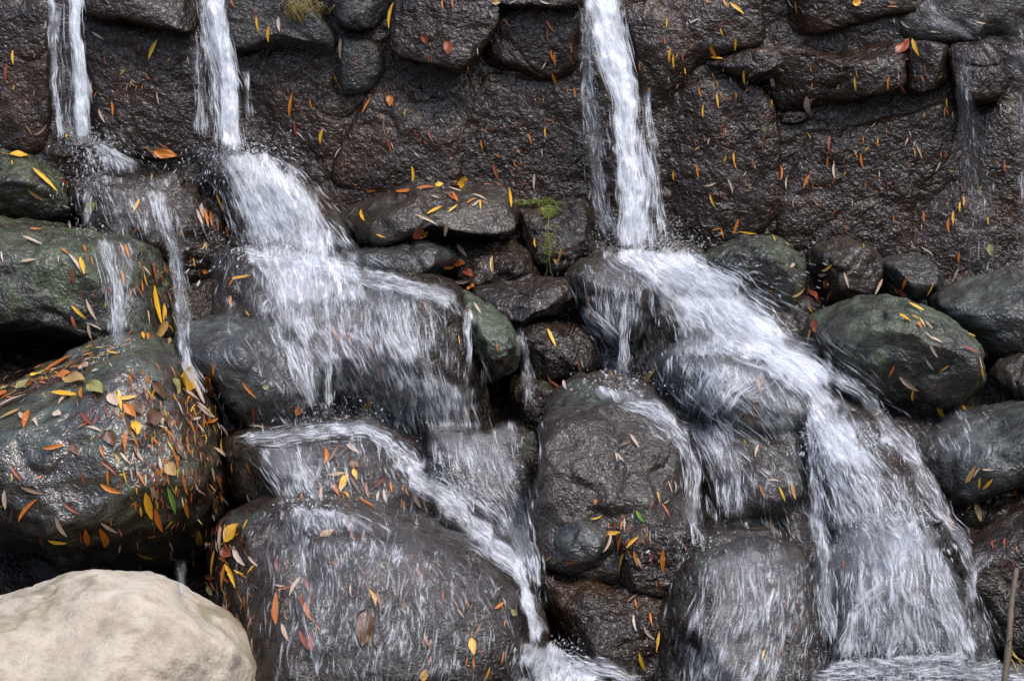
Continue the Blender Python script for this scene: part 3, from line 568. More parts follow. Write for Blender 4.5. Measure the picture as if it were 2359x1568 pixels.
    def done(s):
        allp = np.concatenate([a[0] for a in s.sh]+[a[0].reshape(-1, 3) for a in s.st])
        loc = np.array([allp[:, 0].mean(), allp[:, 1].mean(), allp[:, 2].min()])
        root = empty(s.name, loc); tag(root, s.label, s.cat, s.group)
        def put(name, V, F, A, mat, U=None):
            me = mesh_from(name, V-loc, F, True, [mat])
            at_ = me.attributes.new("dens", 'FLOAT', 'POINT'); at_.data.foreach_set("value", np.asarray(A, np.float32))
            if U is not None:
                uv = me.uv_layers.new(name="flow"); li = np.empty(len(me.loops), np.int32); me.loops.foreach_get("vertex_index", li)
                uv.data.foreach_set("uv", U[li].astype(np.float32).ravel())
            pt = link(name, me, root)
            if U is None: pt["kind"] = "stuff"
        if s.sh:
            V, F, U, A = [], [], [], []; b = 0
            for v, f, u, a in s.sh: V.append(v); F.append(f+b); U.append(u); A.append(a); b += len(v)
            put("water_sheet", np.concatenate(V), np.concatenate(F), np.concatenate(A), M_SHEET, np.concatenate(U))
        if s.st: put("water_strands", *Flow.tubes(s.st), M_STRAND)
        if s.dr: put("splash_drops", *Flow.tubes(s.dr), M_STRAND)
        return root
GF, GC = "waterfalls down the stone wall", "cascades over the boulders"
def hs(*a): return [(x0, y, x1, y) for (y, x0, x1) in a]
f = Flow("waterfall", "narrow two-stranded waterfall onto the mossy ledge, leftmost on the wall", "waterfall", GF)
f.patch(hs((-40, 106, 197), (60, 105, 198), (150, 107, 204), (250, 112, 208), (328, 118, 218)), 0.02, 260, al=(0.08, 0.4), mode='free', Y=(-0.12, -0.15, -0.18), slen=(30, 110))
f.patch(hs((-40, 148, 196), (80, 156, 198), (160, 164, 205), (240, 170, 210), (332, 180, 220)), 0.9, 420, mode='free', Y=(-0.125, -0.16, -0.19), slen=(40, 130), layers=2)
f.patch(hs((-40, 104, 135), (80, 106, 140), (180, 108, 136), (330, 120, 145)), 0.5, 160, mode='free', Y=(-0.125, -0.15, -0.18))
f.splash(195, 330, 50, 260, bias=(0.25, 0)).done()
f = Flow("waterfall", "second waterfall, grey-white and slightly slanting, between two dark wall blocks", "waterfall", GF)
f.patch(hs((-40, 445, 522), (60, 447, 531), (150, 462, 546), (240, 478, 560), (360, 486, 582)), 0.62, 800, mode='free', Y=(-0.12, -0.15, -0.2), slen=(30, 120))
f.patch(hs((-40, 472, 518), (80, 486, 532), (160, 500, 545), (240, 506, 556), (355, 505, 570)), 0.85, 500, mode='free', Y=(-0.125, -0.16, -0.21), slen=(40, 130), layers=2)
f.patch(hs((90, 428, 470), (200, 438, 480), (330, 450, 492)), 0.18, 140, mode='free', Y=(-0.12, -0.15))
f.patch(hs((150, 545, 572), (240, 555, 585), (300, 570, 600)), 0.22, 50, mode='free', Y=(-0.13, -0.17))
f.splash(540, 355, 90, 380, bias=(0.15, 0)).done()
f = Flow("waterfall", "tallest brightest white waterfall pouring past the wall into the right-hand cascade", "waterfall", GF)
f.patch(hs((-40, 1332, 1430), (60, 1347, 1449), (130, 1367, 1461), (220, 1387, 1476), (300, 1396, 1492), (380, 1405, 1502), (470, 1410, 1512), (580, 1412, 1532)), 1.25, 1700, mode='free', Y=(-0.12, -0.2, -0.26, -0.32), slen=(40, 140), layers=2, dens2=0.7)
f.patch(hs((10, 1325, 1365), (120, 1328, 1375), (280, 1335, 1395), (400, 1345, 1402), (560, 1385, 1425)), 0.22, 330, mode='free', Y=(-0.12, -0.16, -0.22))
f.patch(hs((190, 1468, 1492), (290, 1482, 1508), (400, 1498, 1528), (560, 1515, 1556)), 0.42, 200, mode='free', Y=(-0.18, -0.24, -0.3))
f.splash(1470, 575, 120, 700, speed=1.2, bias=(0.2, 0)).done()
f = Flow("waterfall", "faint thin veil of water down the far right of the wall", "waterfall", GF)
f.patch([(2095, -30, 2160, -30), (2105, 20, 2180, 25), (2140, 60, 2260, 65), (2180, 95, 2330, 100)], 0.10, 120, al=(0.06, 0.3))
f.patch(hs((90, 2185, 2245), (200, 2196, 2250), (350, 2203, 2275), (480, 2210, 2310), (650, 2200, 2330)), 0.0, 260, rad=(0.0008, 0.0016), al=(0.05, 0.22), wob=2, mode='free', Y=(-0.1, -0.15))
f.patch(hs((30, 2300, 2400), (200, 2325, 2400), (640, 2335, 2400)), 0.04, 200, rad=(0.0008, 0.0018), al=(0.06, 0.25), wob=2, mode='free', Y=(-0.1, -0.15))
f.done()

def casc(label): return Flow("cascade", label, "cascade", GC)
f = casc("fan and thin curtain spilling from the first fall over its dark rock")
f.patch([(182, 322, 230, 322), (192, 345, 275, 342), (198, 365, 320, 368), (203, 385, 350, 392), (205, 415, 345, 412)], 0.55, 420, slen=(20, 60))
f.patch([(172, 404, 300, 404), (174, 412, 310, 412), (176, 428, 312, 430)], 0.10, 90, slen=(8, 22))
f.patch([(300, 404, 425, 402), (310, 412, 430, 412), (318, 440, 432, 438)], 0.12, 90, slen=(8, 22))
f.patch([(172, 414, 428, 412), (176, 440, 450, 440), (182, 470, 478, 480), (186, 510, 500, 540), (190, 545, 520, 600)], 0.10, 420, al=(0.15, 0.5))
f.patch([(192, 420, 222, 420), (188, 475, 215, 475), (185, 545, 215, 545)], 0.45, 120)
f.patch(hs((420, 338, 400), (480, 345, 395), (540, 360, 408), (600, 378, 428), (680, 395, 442), (800, 408, 452)), 0.36, 330)
f.splash(215, 412, 60, 90).splash(200, 540, 40, 60).done()
f = casc("thin trickle sliding down the right shoulder of the green boulder")
f.patch([(186, 536, 322, 545), (205, 570, 322, 585), (226, 620, 318, 640), (236, 690, 308, 700), (245, 750, 300, 752), (240, 808, 312, 806)], 0.22, 330, al=(0.2, 0.6))
f.patch([(200, 532, 290, 534), (225, 600, 262, 600), (245, 660, 282, 660), (250, 740, 285, 740), (250, 805, 300, 805)], 0.42, 150)
f.splash(270, 800, 50, 90, speed=.6).done()
f = casc("bright white rush slanting down from the foot of the second fall")
f.patch([(485, 345, 610, 343), (495, 375, 665, 366), (508, 420, 715, 402), (522, 470, 762, 450), (540, 530, 805, 510), (545, 590, 850, 575), (560, 650, 880, 640), (570, 720, 890, 720)], 0.80, 2400, slen=(25, 90), layers=2, dens2=0.35)
f.patch([(510, 400, 560, 395), (535, 460, 600, 450), (560, 520, 625, 515), (570, 580, 640, 575)], 0.8, 300)
f.patch([(640, 360, 700, 380), (720, 440, 780, 470), (790, 520, 850, 560)], 0.05, 160, sheet=False, spread=0.3, push=0.06, al=(0.15, 0.45))
f.splash(620, 575, 130, 260).splash(560, 355, 90, 150).done()
f = casc("foaming band and wide grey curtain over the big middle rock")
f.patch([(552, 560, 552, 610), (660, 566, 652, 622), (760, 575, 750, 640), (860, 605, 845, 672), (960, 633, 940, 695), (1040, 655, 1018, 715), (1082, 705, 1055, 745)], 0.55, 620, slen=(20, 60))
f.patch([(556, 600, 1062, 680), (556, 660, 1082, 730), (560, 720, 1092, 795), (610, 800, 1097, 865), (650, 880, 1107, 935), (680, 965, 1118, 1030)], 0.27, 2800, al=(0.12, 0.5), slen=(25, 90), push=0.04)
f.patch(hs((600, 570, 760), (660, 575, 770), (740, 590, 770), (800, 610, 760)), 0.45, 600)
f.patch(hs((640, 735, 772), (740, 733, 766), (850, 738, 766), (965, 742, 778)), 0.36, 200)
f.patch(hs((680, 866, 965), (760, 880, 965), (850, 925, 990)), 0.42, 320)
f.patch(hs((690, 1052, 1088), (760, 1064, 1092), (880, 1068, 1094)), 0.4, 160)
f.patch([(915, 850, 1100, 870), (940, 930, 1112, 950), (960, 1000, 1122, 1045), (970, 1075, 1140, 1110)], 0.28, 900, al=(0.2, 0.6))
f.splash(760, 965, 150, 160).splash(1050, 1080, 140, 120).done()
f = casc("veils running down both sides of the round glossy boulder")
f.patch([(600, 738, 735, 800), (640, 795, 742, 860), (665, 855, 745, 920), (690, 930, 765, 970)], 0.36, 500)
f.patch([(408, 748, 440, 742), (400, 790, 440, 790), (412, 850, 456, 850), (448, 910, 482, 905)], 0.42, 200).done()
f = casc("white band that turns into the diagonal stream down the middle channel")
f.patch([(520, 1004, 520, 1012), (575, 986, 572, 1030), (640, 978, 640, 1030), (740, 966, 745, 1018), (840, 962, 832, 1012), (900, 985, 872, 1032), (952, 1032, 912, 1080), (996, 1082, 955, 1132)], 0.36, 800, slen=(20, 60), wob=10)
f.patch([(952, 1025, 905, 1080), (996, 1075, 940, 1125), (1066, 1125, 1000, 1195), (1122, 1190, 1072, 1242), (1172, 1258, 1128, 1292), (1218, 1330, 1178, 1352), (1252, 1410, 1216, 1422), (1285, 1490, 1215, 1495)], 0.50, 1100, slen=(25, 80), layers=2, wob=11)
f.patch([(930, 1040, 1000, 1030), (1010, 1130, 1090, 1110), (1090, 1230, 1200, 1190), (1170, 1330, 1250, 1310), (1210, 1440, 1275, 1430)], 0.16, 500, wob=10, al=(0.1, 0.4))
f.patch([(540, 1020, 820, 1002), (560, 1062, 790, 1060), (600, 1112, 765, 1120), (640, 1170, 775, 1168)], 0.28, 520)
f.splash(720, 1160, 60, 120).done()
f = casc("thin strands sheeting over the broad bottom boulder")
f.patch([(600, 1162, 835, 1158), (620, 1185, 880, 1192), (600, 1235, 950, 1245)], 0.45, 420, slen=(15, 50))
f.patch([(560, 1200, 1060, 1252), (545, 1290, 1165, 1345), (535, 1400, 1222, 1432), (520, 1510, 1205, 1505), (505, 1640, 1150, 1640)], 0.04, 1500, al=(0.06, 0.30), dens2=-0.04)
f.patch([(640, 1170, 700, 1170), (660, 1260, 710, 1260), (680, 1400, 720, 1400), (720, 1560, 760, 1560)], 0.12, 120)
f.done()
f = casc("broken film of water in the channel beside the angular grey boulder")
f.patch([(1010, 1000, 1238, 950), (1020, 1060, 1238, 1045), (1050, 1130, 1232, 1115), (1128, 1200, 1242, 1200), (1172, 1282, 1252, 1280), (1200, 1365, 1255, 1360)], 0.36, 900)
f.patch(hs((735, 1174, 1206), (800, 1188, 1216), (870, 1200, 1232), (960, 1190, 1245)), 0.25, 160)
f.done()
f = casc("foam spreading where the diagonal stream meets the pool")
f.patch([(1195, 1470, 1275, 1470), (1180, 1520, 1335, 1508), (1150, 1600, 1500, 1590)], 0.72, 700, slen=(20, 60), layers=2)
f.patch([(1250, 1500, 1250, 1540), (1350, 1500, 1350, 1560), (1480, 1530, 1470, 1590)], 0.5, 300, slen=(20, 60))
f.splash(1300, 1520, 120, 380, speed=1.0).done()
f = casc("broad bright fan thrown out from the foot of the tall fall")
f.patch([(1385, 566, 1562, 566), (1385, 596, 1625, 586), (1450, 650, 1700, 628), (1520, 725, 1790, 690), (1610, 800, 1870, 765), (1740, 850, 1930, 835), (1820, 905, 1975, 895)], 0.74, 3000, slen=(25, 90), layers=2, push=0.06, wob=8)
f.patch([(1540, 572, 1500, 620), (1610, 596, 1560, 665), (1700, 650, 1630, 730), (1780, 730, 1700, 800), (1850, 800, 1770, 860)], 0.85, 900)
f.patch([(1490, 650, 1640, 660), (1495, 720, 1720, 730), (1505, 790, 1790, 800), (1510, 830, 1800, 840)], 0.50, 1200, push=0.05)
f.patch([(1520, 800, 1880, 780), (1520, 860, 1900, 850), (1580, 940, 1920, 940), (1700, 1020, 1930, 1020)], 0.16, 800, push=0.05, al=(0.15, 0.5))
f.patch([(1322, 600, 1502, 596), (1328, 660, 1502, 660), (1342, 722, 1492, 732), (1388, 800, 1475, 800)], 0.16, 520, al=(0.2, 0.6))
f.patch([(1600, 590, 1560, 690), (1780, 700, 1700, 820), (1960, 830, 1860, 960), (2160, 1000, 2040, 1130)], 0.1, 1100, sheet=False, slen=(30, 110), rad=(0.0008, 0.0017), al=(0.15, 0.45), spread=0.25, push=0.22)
f.patch([(1560, 640, 1640, 600), (1650, 800, 1900, 720), (1700, 950, 2090, 860), (1780, 1130, 2190, 1050)], 0.02, 1800, slen=(30, 120), al=(0.08, 0.36), spread=0.12, push=0.10)
f.splash(1640, 640, 120, 260, speed=1.2, bias=(0.8, 0), al=(0.12, 0.5)).done()
f = casc("foam line and veil over the boulder under the tall fall's fan")
f.patch([(1515, 795, 1760, 788), (1512, 806, 1800, 806), (1515, 822, 1840, 830)], 0.55, 260, slen=(10, 30))
f.patch([(1512, 808, 1860, 835), (1508, 840, 1820, 865), (1514, 890, 1740, 910), (1530, 960, 1680, 985)], 0.32, 900, al=(0.2, 0.6))
f.done()
f = casc("white stream sweeping down the right of the scene to the pool")
f.patch([(1800, 755, 1735, 808), (1862, 828, 1800, 862), (1925, 898, 1850, 915), (1965, 960, 1850, 975), (2002, 1012, 1862, 1032), (2055, 1085, 1880, 1100)], 0.64, 1500, slen=(25, 90), layers=2, push=0.04)
f.patch([(2002, 1012, 1862, 1032), (2062, 1092, 1870, 1102), (2122, 1172, 1892, 1192), (2172, 1235, 1930, 1252), (2205, 1330, 1920, 1330), (2245, 1440, 1895, 1440), (2275, 1530, 1880, 1535)], 0.38, 2800, dens2=0.30, wob=9, push=0.04)
f.patch([(1850, 1090, 2150, 1070), (1845, 1300, 2240, 1270), (1840, 1540, 2300, 1520)], 0.14, 1800, al=(0.08, 0.4))
f.patch([(1880, 860, 1930, 840), (1985, 960, 2045, 930), (2095, 1110, 2150, 1080), (2195, 1265, 2240, 1250), (2240, 1400, 2275, 1390)], 0.34, 500, al=(0.1, 0.5), wob=9)
f.patch([(1845, 970, 1890, 970), (1846, 1100, 1905, 1100), (1865, 1260, 1920, 1260), (1885, 1500, 1950, 1500)], 0.36, 420, wob=9)
f.patch([(2010, 1192, 2150, 1198), (2022, 1230, 2180, 1250), (1995, 1300, 2170, 1318)], 0.55, 400)
f.patch([(2170, 1240, 2120, 1250), (2200, 1340, 2130, 1350), (2240, 1440, 2160, 1450), (2265, 1520, 2190, 1530)], 0.5, 320)
f.patch([(2040, 1310, 2070, 1345), (1990, 1360, 2010, 1395), (1945, 1410, 1970, 1440), (1925, 1470, 1985, 1475), (1900, 1540, 2010, 1540)], 0.5, 260)
f.splash(1960, 1010, 120, 200).splash(2080, 1200, 90, 150).done()
f = casc("forked rivulet between the small slab and the tall fall's rock")
f.patch([(1308, 690, 1345, 690), (1320, 730, 1372, 722), (1350, 770, 1422, 760), (1380, 802, 1450, 800), (1362, 860, 1460, 852), (1340, 900, 1490, 895)], 0.30, 420)
f.patch(hs((690, 1425, 1450), (780, 1420, 1448), (890, 1415, 1460)), 0.34, 150)
f.splash(1420, 890, 90, 120).done()
f = casc("ribbon running round the shoulder of the angular grey boulder")
f.patch([(1335, 886, 1500, 892), (1345, 902, 1498, 910), (1350, 925, 1490, 940)], 0.5, 200, slen=(10, 35))
f.patch([(1440, 888, 1400, 930), (1502, 908, 1460, 952), (1562, 958, 1510, 1002), (1604, 1010, 1552, 1042), (1620, 1082, 1568, 1092), (1630, 1172, 1570, 1172), (1640, 1260, 1572, 1258)], 0.40, 700, wob=9)
f.patch([(1560, 972, 1702, 962), (1590, 1040, 1732, 1032), (1612, 1112, 1745, 1112), (1622, 1200, 1742, 1205)], 0.32, 600)
f.done()
f = casc("white veins running over the bulging bottom rock")
f.patch([(1585, 1242, 1832, 1250), (1570, 1290, 1872, 1312), (1562, 1370, 1882, 1392), (1540, 1460, 1872, 1472), (1500, 1620, 1840, 1620)], 0.24, 1700, al=(0.1, 0.42))
f.splash(1600, 1250, 60, 80).done()
f = casc("thin scattered veil of falling streaks over the whole left-hand cascade")
f.patch([(440, 350, 640, 345), (480, 560, 860, 560), (420, 760, 1100, 720), (490, 980, 1160, 960), (530, 1180, 1240, 1160), (520, 1400, 1260, 1400), (520, 1600, 1260, 1600)], 0.02, 3200, al=(0.1, 0.42), push=0.05, wob=10)
f.done()
f = casc("thin scattered veil of falling streaks over the whole right-hand cascade")
f.patch([(1330, 565, 1620, 565), (1300, 740, 1850, 740), (1320, 900, 1970, 900), (1480, 1100, 2130, 1100), (1500, 1300, 2240, 1300), (1480, 1600, 2310, 1600)], 0.02, 3200, al=(0.1, 0.42), push=0.05, wob=10)
f.done()
f = casc("weak film over the low grey boulder at the frame edge")
f.patch([(2050, 930, 2310, 925), (2090, 1000, 2340, 1000), (2130, 1075, 2310, 1070)], 0.08, 300, al=(0.12, 0.35))
f.patch([(2230, 1270, 2330, 1240), (2210, 1330, 2260, 1330), (2230, 1420, 2290, 1420), (2250, 1510, 2330, 1510)], 0.05, 160, al=(0.12, 0.35)).done()
f = casc("small dripping trickle under the leaf-strewn boulder")
f.patch(hs((1285, 396, 440), (1340, 398, 438), (1400, 395, 436)), 0.34, 110).done()
f = Flow("foam", "white foam drifting on the pool surface at the lower right", "foam", None)
f.patch([(1890, 1518, 1850, 1590), (2050, 1502, 2050, 1590), (2200, 1497, 2230, 1590), (2358, 1512, 2420, 1590)], 0.60, 1400, slen=(15, 50), wob=9)
f.patch([(1900, 1520, 1900, 1540), (2080, 1505, 2080, 1530), (2250, 1500, 2250, 1525)], 0.7, 240, slen=(10, 40), wob=9)
f.splash(2050, 1510, 200, 200, speed=0.7).done()
# ------------------------------------------------------------------ leaves: end points measured in nine enlarged views of the photo
VX = {1: 0, 2: 784, 3: 1535, 4: 0, 5: 784, 6: 1535, 7: 0, 8: 784, 9: 1535}
VY = {1: 0, 2: 0, 3: 0, 4: 509.5, 5: 509.5, 6: 509.5, 7: 1019, 8: 1019, 9: 1019}
SLIM = {
1: "610 210 690 262 p,1028 265 975 390 y,1148 296 1150 332 o,1080 175 1095 235 b,1520 0 1552 55 o,1665 40 1680 100 r,1685 110 1705 220 y,1770 170 1765 275 y,1832 115 1838 210 p,2248 255 2250 395 p,1875 475 1980 555 p,2205 490 2262 590 y,1925 615 1905 765 o,2042 645 2055 715 o,1840 775 1815 925 o,1685 840 1760 885 o,1938 795 1955 905 r,1955 865 1998 912 p,2122 850 2105 945 y,1765 940 1835 1012 p,1850 965 1865 1095 r,2245 970 2205 1040 p,1310 650 1325 735 o,1032 605 1048 690 p,740 665 745 770 o,798 740 800 785 r,655 720 692 808 p,610 540 618 615 p,568 500 570 545 o,175 825 220 895 b,220 890 305 820 b,415 810 432 895 y,468 755 478 820 o,505 810 515 880 p,85 335 90 425 y,45 420 40 550 r,95 560 95 598 y,215 1115 370 1265 y,380 1180 490 1275 r,410 1352 460 1368 p,1435 1275 1480 1385 y,915 1320 870 1405 y,1290 1390 1330 1485 p,1340 1380 1365 1500 o,1380 1395 1385 1490 o,1320 1345 1335 1440 p,1420 1450 1430 1525 r,920 1475 880 1550 r,1180 1510 1182 1560 o,1490 1490 1510 1560 o,1960 1480 2015 1478 p,2255 1300 2240 1365 y,2208 1350 2230 1388 y,1040 930 1110 975 r,345 1065 345 1098 o,185 1240 290 1310 t,325 1460 335 1500 b,445 1450 448 1530 p,85 1065 92 1098 y,195 1515 275 1520 o,30 1510 70 1515 o,400 460 405 500 r,690 370 700 420 r,915 280 920 340 r",
2: "355 20 325 185 y,670 0 675 65 o,735 0 740 60 o,980 75 1000 125 p,1075 125 1110 175 o,1320 70 1350 98 o,1350 135 1410 215 o,1355 180 1365 278 b,1380 330 1405 410 o,1408 345 1412 435 o,1500 360 1515 420 r,1508 290 1515 350 o,1100 462 1158 464 o,1388 470 1425 562 o,1490 580 1495 612 o,1535 575 1548 640 o,1545 725 1545 790 y,1390 780 1410 812 o,1345 840 1348 910 y,1240 880 1255 950 o,1470 950 1450 985 r,1520 950 1525 985 r,1525 990 1540 1040 p,1540 1070 1615 1035 p,1550 1070 1552 1130 r,1005 1080 1040 1185 r,1030 1195 1085 1230 o,880 1080 900 1155 r,1190 1207 1238 1210 r,1275 1145 1270 1245 p,815 915 820 990 p,925 920 940 990 o,475 1095 472 1210 y,560 545 650 612 p,718 630 775 655 y,460 470 445 530 o,200 645 145 745 o,280 800 300 900 b,310 910 340 1005 r,575 860 610 935 r,1500 1200 1525 1320 o,1470 1255 1485 1325 p,2145 120 2142 185 y,2300 155 2360 125 p,2170 315 2162 410 y,2190 355 2192 450 y,1972 405 1975 465 o,2245 330 2250 410 r,2195 1120 2195 1185 y,2345 1080 2350 1150 r,2155 880 2160 950 r,10 255 12 395 p,0 540 20 585 y,150 1243 240 1243 o,70 1345 130 1305 o,370 1270 500 1255 o,600 1295 650 1312 p,710 1240 795 1265 p,740 1270 780 1345 o,690 1270 755 1330 r,830 1345 895 1310 o,870 1285 960 1325 p,865 1365 910 1325 p,915 1320 920 1385 y,710 1405 770 1355 y,570 1415 665 1365 y,495 1405 645 1480 p,140 1385 160 1460 y,240 1545 300 1565 y,710 1460 690 1550 p,1100 1235 1115 1365 y,5 1365 25 1300 p,1325 1370 1340 1440 o,1110 25 1160 0 p,1310 5 1380 25 p,1290 1308 1318 1318 y,500 1245 620 1238 o,940 1220 1010 1225 r,925 1330 970 1355 o",
3: "415 20 505 95 y,370 0 410 55 o,255 0 295 25 o,750 30 815 70 y,805 0 845 50 p,855 10 862 85 o,690 65 725 135 r,645 120 655 210 y,735 215 785 240 y,970 25 990 60 p,1455 10 1505 25 o,1450 42 1515 45 o,1525 70 1505 150 p,1480 130 1548 170 p,1540 135 1600 185 p,1425 212 1462 240 y,1735 207 1790 208 p,2025 140 2095 158 p,2080 80 2062 120 p,1618 258 1665 370 y,455 250 448 330 y,285 295 330 380 o,290 385 375 395 y,355 185 375 240 y,515 460 520 550 y,543 510 525 565 p,690 475 712 590 p,725 440 765 460 p,945 430 952 475 o,1248 455 1258 510 o,1240 505 1248 595 y,1455 505 1450 590 o,1520 480 1522 530 p,1530 545 1568 605 r,1650 605 1680 655 y,1650 645 1658 722 y,1690 740 1692 775 y,1700 430 1710 470 o,1685 500 1705 545 o,1840 650 1842 710 y,1830 700 1822 770 o,1835 710 1848 760 o,1875 735 1877 785 p,915 625 935 740 p,925 650 980 638 p,990 878 1055 795 p,1360 620 1345 700 o,1330 690 1332 785 p,330 615 340 710 y,365 615 366 655 o,455 605 455 660 o,243 690 240 775 y,210 570 230 640 o,300 490 312 520 o,760 955 795 1020 y,435 1005 440 1080 y,440 1060 455 1115 o,395 930 412 955 o,440 905 440 925 o,250 890 250 930 o,205 1080 215 1175 o,48 1120 50 1185 y,245 1225 325 1205 p,405 1175 435 1270 p,520 1130 500 1165 p,520 1190 518 1225 o,745 1095 740 1190 o,792 1170 788 1245 p,940 1150 900 1240 o,1065 1025 1058 1105 o,1095 1085 1105 1180 p,1075 1205 1082 1240 o,1272 1010 1288 1105 o,1288 900 1290 950 o,1445 840 1448 880 o,1585 905 1565 960 p,1635 925 1622 970 p,1640 950 1680 1045 p,1630 980 1635 1020 y,1795 1060 1760 1130 p,1830 990 1822 1045 r,1870 1120 1885 1215 y,285 1280 322 1365 y,955 1290 1015 1365 b,1605 1400 1655 1480 p,1695 1390 1700 1470 o,1680 1475 1685 1520 p,1490 1420 1492 1465 o,1855 1440 1858 1535 o,1885 1390 1885 1480 y,1930 1330 1930 1400 y,1955 1295 1955 1360 y,2110 1425 2112 1480 y,2220 1060 2222 1130 o,295 1515 355 1500 o,355 1500 375 1570 o,470 1445 435 1540 o,480 1520 585 1535 y,555 570 550 620 r,455 600 450 640 r,190 910 195 960 r,570 1040 560 1100 r,1075 900 1070 1000 r,1180 1480 1182 1530 r,720 1130 730 1185 r,380 1260 375 1310 r",
4: "145 110 280 168 p,130 265 245 255 p,10 205 22 275 p,385 230 388 275 p,400 180 460 225 o,460 220 540 345 p,525 245 550 355 y,550 165 560 210 o,545 215 580 260 r,590 235 600 290 o,475 310 490 420 r,785 165 795 225 o,815 165 838 255 o,785 330 805 430 o,520 445 540 485 r,620 460 625 505 r,685 530 690 570 y,845 445 850 505 o,560 520 630 655 p,470 555 565 640 y,465 610 500 710 r,590 675 665 715 p,575 665 600 775 p,885 430 940 525 r,930 340 955 430 y,920 390 925 470 o,1000 420 1045 670 y,1050 350 1065 420 r,990 265 1020 420 r,1035 460 1050 510 r,1065 540 1060 660 y,1075 560 1078 650 y,935 300 980 360 p,960 590 970 680 p,1085 665 990 800 t,1090 680 1130 735 y,1115 610 1150 700 p,935 735 945 800 y,970 735 965 800 o,1115 770 1095 830 t,1090 460 1120 560 r,1060 275 1095 360 o,615 805 625 860 b,1235 600 1245 650 p,1268 240 1280 300 y,1250 225 1252 270 r,1325 190 1345 140 y,1352 140 1355 190 p,1530 385 1655 365 y,1545 385 1510 445 o,1520 500 1525 585 o,1625 590 1650 625 y,1885 455 1885 540 y,2055 405 2075 470 r,1855 605 1850 680 r,2190 700 2230 820 r,2255 710 2245 800 r,2300 750 2310 800 r,1415 935 1408 1010 o,1600 1060 1685 1160 o,1930 1040 1990 1115 r,1670 1215 1668 1290 r,1595 1290 1600 1380 b,1640 1355 1745 1370 p,1665 1305 1655 1345 o,2300 1260 2310 1290 o,0 1225 175 1150 p,0 1310 130 1245 t,300 990 480 890 o,250 1015 330 985 y,490 900 525 880 p,540 880 600 865 o,590 895 630 893 o,330 1010 380 975 o,858 1045 865 1130 r,835 1020 872 1080 o,855 1000 905 1055 r,1120 965 1150 1035 o,345 1140 520 1160 y,465 1130 385 1220 p,540 1100 550 1190 o,620 1140 640 1185 r,770 1175 900 1160 y,775 1120 795 1250 y,1040 1190 1045 1245 o,1130 1140 1160 1190 y,1160 1190 1195 1275 p,1235 1120 1228 1175 o,1265 1070 1330 1205 p,1190 1110 1300 1190 p,1225 1150 1215 1210 o,1275 1205 1240 1270 y,1280 1200 1380 1280 p,1290 1225 1400 1300 p,1250 1310 1310 1295 p,1345 1330 1425 1300 o,1330 1270 1310 1365 r,1275 1330 1335 1400 p,1440 1330 1520 1420 p,1470 1430 1475 1530 y,1395 1500 1490 1565 p,1335 1400 1342 1465 y,1230 1320 1275 1420 o,540 1265 610 1350 r,515 1370 580 1340 o,580 1355 670 1390 p,655 1300 620 1345 r,600 1230 610 1270 r,690 1230 720 1300 r,820 1385 815 1500 o,865 1410 905 1490 o,910 1430 930 1480 r,125 1260 175 1330 p,190 1255 155 1370 o,225 1300 245 1365 p,665 1480 690 1555 o,285 1500 430 1470 o,430 1395 455 1380 p,940 1110 965 1190 r,900 1120 905 1160 r,1215 1390 1235 1440 r,1430 1340 1490 1440 p,20 1060 60 1020 t,100 1010 150 990 o,395 945 470 905 r,230 980 300 950 o,60 1170 130 1145 y",
5: "435 850 455 868 y,770 755 780 815 y,372 1090 378 1120 o,170 1185 175 1275 y,205 1140 205 1255 y,55 1240 75 1295 o,105 1050 108 1110 p,540 530 575 605 r,870 545 915 620 p,832 570 838 630 r,1030 800 1035 860 o,770 395 855 395 p,770 160 830 240 p,1035 165 1005 210 r,1000 235 1002 345 t,1135 45 1168 145 y,1285 115 1288 178 y,1455 170 1435 265 t,1450 195 1490 220 o,1490 230 1465 285 p,1358 715 1410 830 y,1375 1060 1440 1115 r,1470 1055 1490 1115 p,1365 1010 1390 1060 t,1550 905 1562 975 r,1645 490 1648 528 o,1660 560 1655 640 o,1985 490 1965 560 r,2080 970 2010 1055 t,2175 1160 2178 1240 o,1795 1000 1790 1040 o,1905 1415 1960 1500 p,1830 1490 1905 1455 b,665 293 745 293 o,690 176 720 180 o,10 710 20 790 r,60 750 75 820 r,190 700 180 740 o,195 780 230 870 r,280 950 285 1020 r,90 890 130 990 r,1095 880 1065 950 r,820 1260 830 1310 o,755 1290 750 1330 o",
